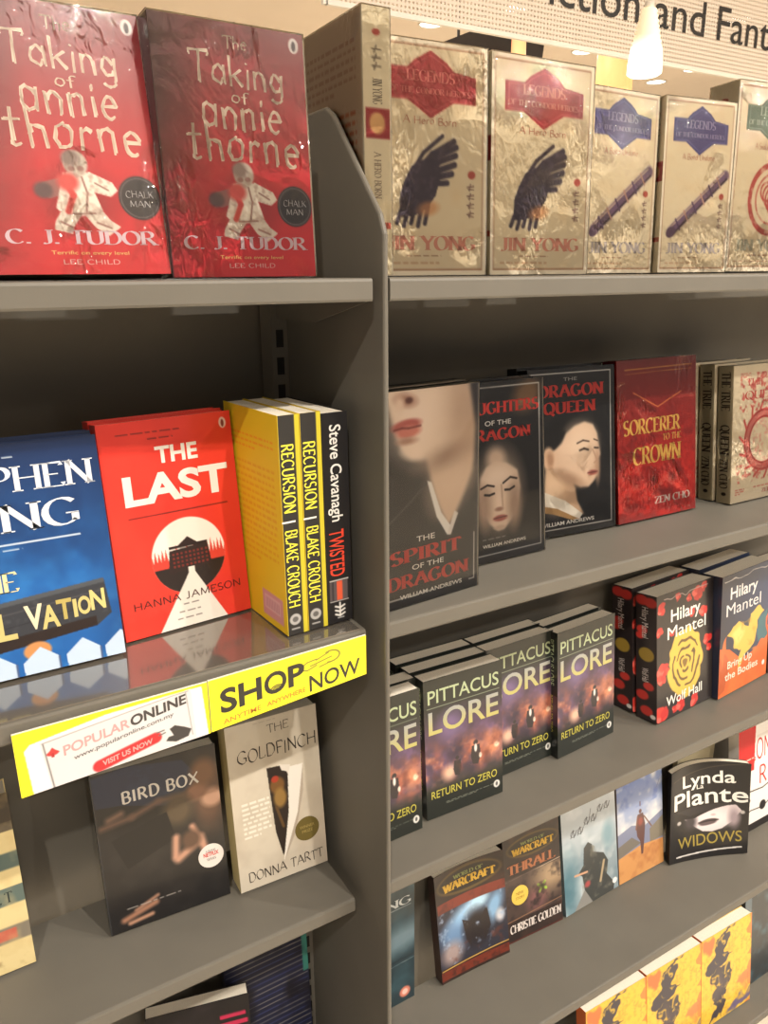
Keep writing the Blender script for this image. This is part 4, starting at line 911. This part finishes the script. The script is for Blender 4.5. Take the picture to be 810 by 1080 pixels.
def art_bring(w, h):
    a = Art(w, h, (40, 46, 66), .0011); ye = (206, 168, 76)
    a.grad((36, 40, 56), (44, 60, 92), 'x', 0, 1)
    a.poly([(0, .58), (.2, .62), (.45, .75), (.75, .72), (1, .55), (1, 1), (0, 1)], (206, 96, 48)); a.cloud(7, (214, 116, 60), 3, .4, .8, .8, (a.Y > .7) * 1.); a.poly([(0, .66), (.12, .64), (.22, .74), (.12, .95), (0, .98)], (176, 84, 46))
    a.warp(8, .10, 3)
    a.poly([(.70, .56), (.80, .44), (.97, .42), (.99, .58), (.90, .68), (.76, .66)], (52, 96, 106))
    a.poly([(.12, .50), (.26, .42), (.44, .44), (.56, .50), (.62, .40), (.80, .36), (.90, .40), (.76, .46), (.70, .55), (.66, .66), (.50, .74), (.40, .84), (.44, .66), (.30, .60), (.22, .54)], ye); a.poly([(.12, .5), (.04, .62), (.02, .75), (.14, .62)], (190, 100, 52))
    a.ell(.35, .52, .12, .06, (222, 188, 104), .6); a.cloud(12, (176, 130, 52), 4, .55, .8, .6, a.mask([(.26, .42), (.7, .44), (.66, .66), (.44, .66)]))
    a.line([(.04, .058), (.99, .045)], .012, (180, 176, 176)); a.ell(.93, .89, .04, .026, (220, 216, 210), .2)
    a.poly([(.95, .5), (1, .48), (1, .7), (.95, .66)], (206, 84, 46))
    return a
BU = book('book', 'navy and orange cover with a yellow bird, right of the rose cover', .7600, .1164, Z[2], 5.0, .160, .2290, 5.1, .040, art_bring(.16, .229),
     [Txt('Hilary', .17, .72, .205, .095, (214, 210, 206), bold=.012), Txt('Mantel', .10, .80, .335, .095, (206, 204, 204)), Txt('Bring Up', .16, .66, .78, .060, (224, 208, 190), bold=.015), Txt('the Bodies', .12, .80, .875, .060, (224, 208, 190), bold=.015)], (40, 44, 62), m=M_GLOSS, group='yellow bird paperbacks')
again(BU, 'yellow bird paperback behind the front navy and orange copy', .7560, .1615, Z[2], 4.5, 5.1)
a = Art(.14, .225, (60, 30, 30), .0016); a.cloud(6, (176, 56, 44), 5, .45, .7, .9); a.cloud(8, (40, 24, 26), 9, .5, .8, .8)
book('book', 'dark red cover just entering at the right edge past the yellow bird', .9250, .1300, Z[2], 2, .14, .225, 5, .036, a, (), (54, 30, 32), m=M_GLOSS)

# ------------------------------------------------------------------ right bay, fourth shelf
a = Art(.135, .2347, (30, 50, 58), .0012); a.cloud(4, (54, 86, 96), 3, .4, .8, .8); a.ell(.75, .45, .6, .10, (112, 132, 142), 1.2, -8, .8); a.line([(.2, .63), (1.0, .615)], .03, (26, 40, 48)); a.line([(.2, .665), (1.0, .645)], .008, (110, 126, 132)); a.rect(.1, .18, .95, .186, (130, 140, 146)); a.ell(.86, .915, .075, .045, (206, 120, 100), .3); a.ell(.86, .915, .04, .025, (230, 190, 176), .3)
book('book', 'dark teal cover behind the upright, pink dot in its lower corner', .0327, .2002, Z[3], 0, .135, .2347, .6, .012, a, [Txt('NG', .60, .95, .165, .062, (200, 206, 208), 'serif')], (28, 44, 50), m=M_GLOSS)
def logo(a, cx, cy, rx, ry):
    a.ell(cx, cy, rx, ry, (84, 66, 30), .1); a.ell(cx, cy, rx * .93, ry * .8, (34, 26, 20), .1)
def art_wow(w, h):
    a = Art(w, h, (36, 24, 22), .0010)
    a.cloud(6, (56, 34, 28), 4, .4, .8, .8); logo(a, .50, .135, .47, .12)
    a.poly([(.02, .27), (1, .27), (1, .36), (.02, .36)], (110, 42, 30)); a.cloud(10, (70, 30, 24), 6, .5, .8, .7, ((a.Y > .27) & (a.Y < .36)) * 1.)
    m = ((a.Y > .36) & (a.Y < .87)) * 1.; a.mix(m, (40, 40, 52))
    a.ell(.42, .47, .30, .10, (140, 180, 214), 1.0, -25, 1, m); a.ell(.60, .40, .16, .06, (170, 206, 230), .8, -20, 1, m); a.ell(.25, .62, .2, .12, (96, 130, 170), 1.1, 20, .9, m); a.ell(.82, .50, .10, .16, (120, 160, 196), 1.0, 25, 1, m)
    a.ell(.55, .62, .18, .16, (24, 18, 24), .8, 0, 1, m); a.poly([(.36, .50), (.5, .56), (.46, .78), (.40, .70)], (30, 22, 26)); a.poly([(.72, .46), (.62, .56), (.66, .78), (.76, .66)], (30, 22, 26))
    a.ell(.18, .76, .14, .10, (160, 140, 136), 1.0, 0, .9, m); a.ell(.9, .6, .06, .06, (190, 190, 196), .9, 0, 1, m); a.cloud(14, (150, 170, 196), 9, .62, .85, .8, m); a.cloud(9, (96, 48, 38), 12, .6, .9, .8, m * (a.Y > .7))
    a.line([(.02, .885), (1, .87)], .014, (190, 150, 76)); a.rect(0, .895, 1, .975, (104, 40, 26)); a.cloud(16, (56, 26, 20), 3, .5, .8, .8, (a.Y > .9) * 1.)
    return a
lg = (206, 164, 52)
wt_ = [Txt('WORLD OF', .28, .72, .105, .034, (120, 128, 72), 'serif', thick=.25), Txt('WARCRAFT', .11, .89, .19, .070, lg, 'serif', thick=.30)]
book('book', 'dark game novel with blue crystals, curling cover, foremost left', .2173, .1885, Z[3], -2.5, .1404, .1960, 10, .022, art_wow(.1404, .196), wt_, (34, 22, 20), scol=(54, 26, 20), m=M_GLOSS, bow=.007)
def art_thrall(w, h):
    a = Art(w, h, (38, 28, 26), .0010); a.cloud(6, (64, 42, 34), 5, .4, .8, .9); logo(a, .52, .15, .46, .10)
    a.line([(.0, .42), (1, .385)], .012, (170, 150, 130)); m = ((a.Y > .40) & (a.Y < .80)) * 1.; a.mix(m * .8, (70, 56, 52)); a.ell(.85, .50, .3, .15, (176, 150, 116), 1.2, 0, .8, m); a.ell(.55, .68, .16, .10, (130, 84, 84), 1.2, 0, .8, m)
    a.line([(.58, .56), (.72, .62)], .04, (140, 176, 60)); a.line([(.70, .555), (.60, .63)], .04, (150, 186, 66)); a.cloud(9, (44, 34, 34), 8, .5, .8, .9, m)
    a.line([(.0, .80), (1, .765)], .010, (150, 110, 80)); a.rect(0, .985, 1, 1, (80, 30, 24))
    return a
book('book', 'dark game novel with a yellow round sticker, white author lettering', .3640, .1948, Z[3], -3.1, .1250, .2066, 9.1, .026, art_thrall(.125, .2066),
     [Txt('WORLD OF', .3, .74, .130, .028, (120, 128, 72), 'serif', thick=.25), Txt('WARCRAFT', .14, .90, .205, .062, lg, 'serif', thick=.30), Txt('THRALL', .05, .92, .365, .085, (150, 92, 60), 'serif', thick=.24), Txt('CHRISTIE GOLDEN', .05, .98, .915, .075, (206, 196, 190), 'serif', thick=.26)], (36, 26, 24), m=M_GLOSS,
     stick=[('round_sticker', .25, .58, .0185, (206, 178, 76), [Txt('NEW', .28, .72, .46, .16, (150, 110, 40)), Txt('STORY', .24, .76, .68, .14, (150, 110, 40))], 'yellow round sticker')])
def art_ac(w, h):
    a = Art(w, h, (166, 176, 182), .0010); a.grad((176, 184, 190), (110, 128, 136), 'y', .1, 1)
    a.cloud(4, (206, 210, 212), 3, .45, .8, .9); a.cloud(5, (70, 104, 118), 13, .5, .8, .8, np.clip(a.Y * 2 - .7, 0, 1)); a.ell(.1, .75, .15, .3, (70, 110, 124), 1.2, 0, .8); a.ell(.84, .42, .1, .12, (120, 148, 158), 1)
    # ornate unreadable script title
    for i in range(6):
        x = .16 + i * .125; y = .265 - i * .030 + (.02 if i % 2 else -.01)
        a.line([(x, y + .03), (x + .05, y - .035), (x + .06, y + .035), (x + .11, y - .02)], .012, (66, 66, 70)); a.line(arc(x + .05, y, .05, .03, 0, 300, 8), .008, (70, 70, 74))
    a.line([(.50, .20), (.54, .10)], .01, (70, 70, 74))
    # rugged dark mass like a broken statue in mist
    dk = (58, 60, 58); a.poly([(.38, .44), (.46, .40), (.53, .44), (.55, .52), (.74, .58), (.82, .68), (.78, .80), (.92, .93), (.90, 1), (.28, 1), (.36, .84), (.33, .70), (.26, .66), (.36, .60)], dk)
    a.cloud(9, (120, 116, 104), 6, .5, .8, .8, a.mask([(.38, .44), (.53, .44), (.74, .58), (.82, .68), (.9, .95), (.3, .98), (.33, .7)])); a.line([(.2, .66), (.42, .68)], .03, (196, 150, 120)); a.line([(.74, .66), (.66, .84)], .04, (170, 150, 120)); a.ell(.42, .80, .05, .03, (160, 70, 70), .8); a.poly([(.16, 1.0), (.36, .84), (.5, 1.0)], (130, 128, 124))
    a.ell(.93, .915, .045, .028, (226, 226, 224), .3)
    return a
book('book', 'pale misty blue cover with script title, left of the desert cover', .4972, .1883, Z[3], 1.9, .1420, .2107, 9, .022, art_ac(.142, .2107), (), (70, 84, 90), m=M_GLOSS)
def art_des(w, h):
    a = Art(w, h, (120, 140, 186), .0010); a.grad((92, 116, 176), (170, 176, 190), 'y', 0, .5); a.cloud(5, (206, 206, 206), 3, .45, .75, .9, (a.Y < .6) * 1.); a.cloud(6, (70, 96, 166), 8, .55, .85, .8, (a.Y < .3) * 1.)
    a.poly([(0, .50), (.3, .46), (.6, .52), (1, .44), (1, .75), (0, .75)], (120, 126, 150)); a.poly([(.0, .62), (.3, .58), (.5, .68), (0, .74)], (110, 104, 96)); a.poly([(.7, .58), (1, .50), (1, .72), (.7, .72)], (120, 112, 98))
    a.poly([(-.01, .74), (.5, .70), (1.01, .74), (1.01, 1.01), (-.01, 1.01)], (196, 140, 84)); a.cloud(6, (170, 110, 64), 6, .5, .8, .8, (a.Y > .74) * 1.)
    f = (92, 62, 58); a.ell(.50, .355, .03, .022, f, .3); a.line([(.50, .30), (.50, .26)], .02, f); a.poly([(.44, .38), (.56, .38), (.60, .50), (.58, .62), (.54, .80), (.50, .80), (.48, .66), (.42, .60), (.40, .50)], f); a.line([(.58, .42), (.74, .56)], .022, (110, 76, 64)); a.line([(.44, .40), (.40, .52)], .03, (120, 80, 66)); a.ell(.5, .46, .05, .04, (140, 70, 60), .8)
    a.line([(.86, .2), (.94, .12)], .012, (90, 100, 140))
    return a
book('book', 'blue sky and orange sand cover with a walking figure', .6424, .1934, Z[3], 0, .1264, .2092, 8.5, .020, art_des(.1264, .2092), (), (120, 110, 110), m=M_GLOSS)
def art_wid(w, h):
    a = Art(w, h, (28, 26, 27), .0011)
    a.poly([(.22, .56), (.40, .50), (.86, .46), (.92, .52), (.82, .64), (.70, .71), (.58, .735), (.46, .72), (.36, .66), (.28, .60)], (206, 192, 194)); a.ell(.60, .60, .22, .09, (224, 212, 212), 1.0); a.ell(.30, .60, .08, .08, (60, 54, 58), .9); a.ell(.84, .60, .06, .1, (150, 134, 140), 1.1)
    a.poly([(.0, .46), (.12, .55), (.36, .57), (.62, .50), (.95, .43), (.95, .38), (.5, .40), (.1, .42)], (24, 22, 24)); a.poly([(.1, .46), (.3, .54), (.55, .51), (.85, .44)], (58, 54, 58), .5)
    a.ell(.53, .625, .125, .026, (70, 58, 60), .3, -5); a.ell(.53, .645, .10, .018, (90, 76, 78), .4, -5); a.line([(.41, .625), (.53, .622), (.66, .615)], .010, (30, 24, 26)); a.ell(.60, .56, .03, .012, (190, 170, 172), .8)
    a.ell(.14, .58, .03, .02, (176, 170, 166), .6); a.ell(.93, .54, .025, .02, (176, 170, 166), .6); a.poly([(.10, .935), (.93, .915), (.93, .93), (.10, .95)], (206, 202, 198))
    a.line([(.05, .12), (.95, .02)], .01, (84, 72, 60), .3, .7)
    return a
book('book', 'black curled cover with a white face under a hat brim', .7700, .1800, Z[3], -20, .1760, .1971, 8, .016, art_wid(.176, .1971),
     [Txt('Lynda', .20, .86, .225, .125, WHITE, bold=.012), Txt('La', .40, .49, .268, .045, WHITE, bold=.01), Txt('Plante', .06, .985, .43, .165, WHITE, bold=.012), Txt('WIDOWS', .12, .93, .86, .115, (150, 132, 56), bold=.004)], (26, 24, 25), m=M_GLOSS, bow=.030)
a = Art(.13, .232, (206, 194, 160), .002)
book('book', 'cream book behind the black hat cover, only its top corner showing', .8400, .2400, Z[3], 0, .118, .2520, 0, .010, a, (), (206, 194, 160))
a = Art(.135, .2378, (226, 220, 214), .0012); a.poly([(0, 0), (.42, 0), (.38, .42), (0, .40)], (186, 40, 40)); a.line([(.0, .3), (.36, .30)], .02, (216, 200, 190)); a.rect(.44, .1, 1, .13, (214, 206, 200)); a.line([(0, .60), (.6, .63), (1, .58)], .02, (40, 36, 36)); a.line([(.0, .86), (.3, .80), (.62, .82), (1, .72)], .018, (40, 36, 36)); a.ell(.6, .80, .08, .045, (36, 32, 32), .2); a.rect(0, .93, 1, 1, (36, 32, 32)); a.line([(.2, .42), (.22, .66)], .06, (200, 196, 194)); a.ell(.26, .7, .03, .02, (40, 36, 36), .3)
book('book', 'white and red cover with tall red letters at the right edge', .9596, .1576, Z[3], 0, .135, .2378, 8, .024, a, [Txt('LONG', .30, .98, .33, .19, (190, 44, 42), 'line'), Txt('R', .52, .70, .58, .17, (190, 44, 42), 'line')], (220, 214, 208))

# ------------------------------------------------------------------ right bay, lowest shelf
def art_yel(w, h):
    a = Art(w, h, (222, 180, 54), .0012)
    a.cloud(20, (206, 160, 44), 4, .5, .75, .9); a.cloud(30, (176, 140, 50), 6, .62, .75, .7)
    dk = (44, 38, 52); o = (206, 104, 50)
    a.warp(9, .16, 3); a.warp(22, .06, 8)
    a.ell(.12, .12, .12, .10, o, .3, -20); a.ell(.30, .52, .12, .08, (222, 130, 70), .3); a.ell(.88, .70, .14, .08, (206, 120, 60), .4)
    a.ell(.40, .14, .09, .06, dk, .25, -30); a.poly([(.30, .10), (.22, .28), (.10, .36), (.20, .42), (.42, .40), (.58, .34), (.50, .30), (.44, .20), (.50, .05), (.42, .06)], dk); a.line([(.44, .08), (.58, .02)], .05, dk)
    a.poly([(.22, .40), (.46, .42), (.56, .56), (.52, .80), (.40, .95), (.26, .90), (.30, .70), (.20, .55)], (50, 42, 50)); a.ell(.36, .60, .1, .1, (74, 60, 64), .8); a.line([(.46, .44), (.60, .52), (.54, .62)], .04, dk); a.line([(.30, .9), (.1, 1.0)], .05, dk); a.ell(.78, .92, .22, .06, (96, 84, 116), .5, -15)
    a.cloud(14, (222, 180, 54), 41, .62, .7, .8, (a.A.max(-1) < 90) * 1.); a.blur(1)
    a.mix((a.X > .95) * .8, (206, 110, 50))
    return a
YL = book('book', 'yellow patterned cover with a dark figure, rightmost of three', .8200, .0920, Z[4], -1.5, .1580, .2160, 7, .026, art_yel(.158, .216), (), (214, 176, 60), scol=(196, 96, 44), m=M_GLOSS, group='yellow covers with dark figures')
again(YL, 'yellow patterned cover with a dark figure, middle of three', .6600, .0955, Z[4], -1.5, 7)
again(YL, 'yellow patterned cover with a dark figure, leftmost of three', .5000, .0990, Z[4], -1.5, 7)
a = Art(.14, .232, (30, 38, 44), .0016); a.cloud(5, (60, 92, 104), 4, .5, .8, .8); a.mix((a.X < .16) * .6, (110, 130, 140))
book('book', 'dark teal book beside the rightmost yellow cover, lower right corner', .9830, .1100, Z[4], 0, .14, .236, 6, .026, a, (), (28, 36, 42), m=M_GLOSS)

# ------------------------------------------------------------------ price-rail cards on the left shelf edge
def card(name, label, xl, xr, ztl, ztr, zbl, zbr, art, txts, y=.0105):
    r = empty(name, (xl, y, ztl), label, 'sign card', 'price rail cards on the shelf edge')
    W, H = xr - xl, ztl - zbl
    mb = MB(); panel(mb, (0, 0, 0), (1, 0, 0), (0, 0, -1), (0, -1, 0), W, H, art, (220, 220, 210), txts)
    def warp(p):
        fx = p[0] / W; fz = -p[2] / H
        zt = (ztr - ztl) * fx; zb = (zbl - ztl) + (zbr - zbl) * fx
        return (p[0], p[1], zt * (1 - fz) + zb * fz)
    mb.V = [warp(p) for p in mb.V]
    mb.build('printed_card', M_GLOSS, r, True)
    b = MB(); V = [(0, 0.0004, 0), (W, .0004, 0), (W, .0004, -H), (0, .0004, -H)]
    V = [warp(v) for v in V]; b.add(V + [(v[0], v[1] + .0022, v[2]) for v in V], [(3, 2, 1, 0), (4, 5, 6, 7), (0, 1, 5, 4), (1, 2, 6, 5), (2, 3, 7, 6), (3, 0, 4, 7)])
    b.V += [(0, .0026, -.002), (W, .0026, ztr - ztl - .002), (W, .0052, ztr - ztl - .002), (0, .0052, -.002), (0, .0026, -.018), (W, .0026, ztr - ztl - .018), (W, .0052, ztr - ztl - .018), (0, .0052, -.018)]
    k = 8; b.F += [(k, k + 1, k + 2, k + 3), (k + 4, k + 7, k + 6, k + 5), (k, k + 4, k + 5, k + 1), (k + 3, k + 2, k + 6, k + 7), (k, k + 3, k + 7, k + 4), (k + 1, k + 5, k + 6, k + 2)]
    b.build('card_holder', M_TRIM, r)
    return r
YEL = (232, 222, 30)
a = Art(.17, .061, YEL, .0007)
P = [(.06, 1.0), (.045, .30), (.075, .22), (.45, .08), (.8, .05), (.965, .05), (.985, 1.0)]
a.poly(P + [(.06, 1.01)], (222, 218, 222)); a.poly([(.12, .24), (.905, .04), (.915, 1.0), (.15, 1.0)], (206, 204, 206)); 
a.line([(.16, 1.0), (.135, .26)], .008, (120, 118, 120)); a.line([(.13, .26), (.80, .08), (.89, .07)], .006, (150, 146, 148)); a.line([(.875, .08), (.895, .9)], .006, (150, 150, 152))
a.line([(.39, .90), (.69, .74)], .07, (206, 34, 42), .15); a.ell(.175, .45, .03, .04, (196, 50, 52), .2); a.poly([(.145, .46), (.175, .36), (.21, .46)], (196, 50, 52)); a.rect(.168, .45, .182, .52, (160, 40, 44))
a.poly([(.77, .66), (.80, .62), (.85, .70), (.89, .78), (.87, .90), (.80, .93), (.745, .86), (.76, .80), (.79, .80)], (50, 48, 50)); a.line([(.70, .66), (.74, .65)], .008, (90, 86, 88)); a.line([(.71, .72), (.745, .70)], .008, (90, 86, 88))
def sl(t, x0, x1, yb, h, c, slope, **k): return Txt(t, x0, x1, yb, h, c, slope=slope, **k)
tx = [sl('POPULAR', .225, .565, .545, .155, (206, 148, 150), -.42, bold=.02), sl('ONLINE', .57, .875, .40, .17, (60, 56, 58), -.42, bold=.03), sl('www.popularonline.com.my', .27, .80, .66, .075, (90, 86, 90), -.42), sl('VISIT US NOW', .405, .675, .925, .085, (226, 150, 150), -.42, bold=.03)]
card('shelf_card', 'white card with yellow border and red pill on the left shelf edge', -.3640, -.1945, -.3650, -.3645, -.4270, -.4195, a, tx)
a = Art(.173, .054, YEL, .0007)
g = (120, 118, 40)
a.line([(.545, .34), (.60, .24), (.66, .22)], .010, g); a.line([(.545, .36), (.60, .42), (.66, .36)], .010, g); a.line(arc(.755, .25, .06, .13, 110, -120, 12), .012, g); a.line([(.62, .34), (.76, .26)], .010, g); a.line([(.66, .24), (.74, .15)], .010, g); a.line([(.68, .42), (.75, .38)], .010, g)
for r0 in (.015, .03, .045): a.line([(.405 + r0 * math.cos(t), .62 - r0 * 3.2 * math.sin(t) * .8) for t in (.6, 1.0, 1.57, 2.1, 2.5)], .008, (60, 58, 30))
bl = (34, 32, 30)
tx = [sl('SH', .06, .31, .70, .44, bl, -.13, bold=.028), sl('O', .325, .465, .665, .44, bl, -.13, bold=.02), sl('P', .475, .58, .645, .44, bl, -.13, bold=.028), sl('NOW', .61, .955, .92, .36, bl, -.13, bold=.012), sl('ANYTIME', .07, .30, .935, .10, (196, 120, 40), -.13, bold=.01), sl('ANYWHERE', .335, .585, .90, .10, (196, 120, 40), -.13, bold=.01)]
card('shelf_card', 'bright yellow card with large black lettering on the left shelf edge', -.1935, -.0215, -.3640, -.3600, -.4190, -.4055, a, tx)

for o in sc.objects:
    if 'dims' in o.keys(): del o['dims']
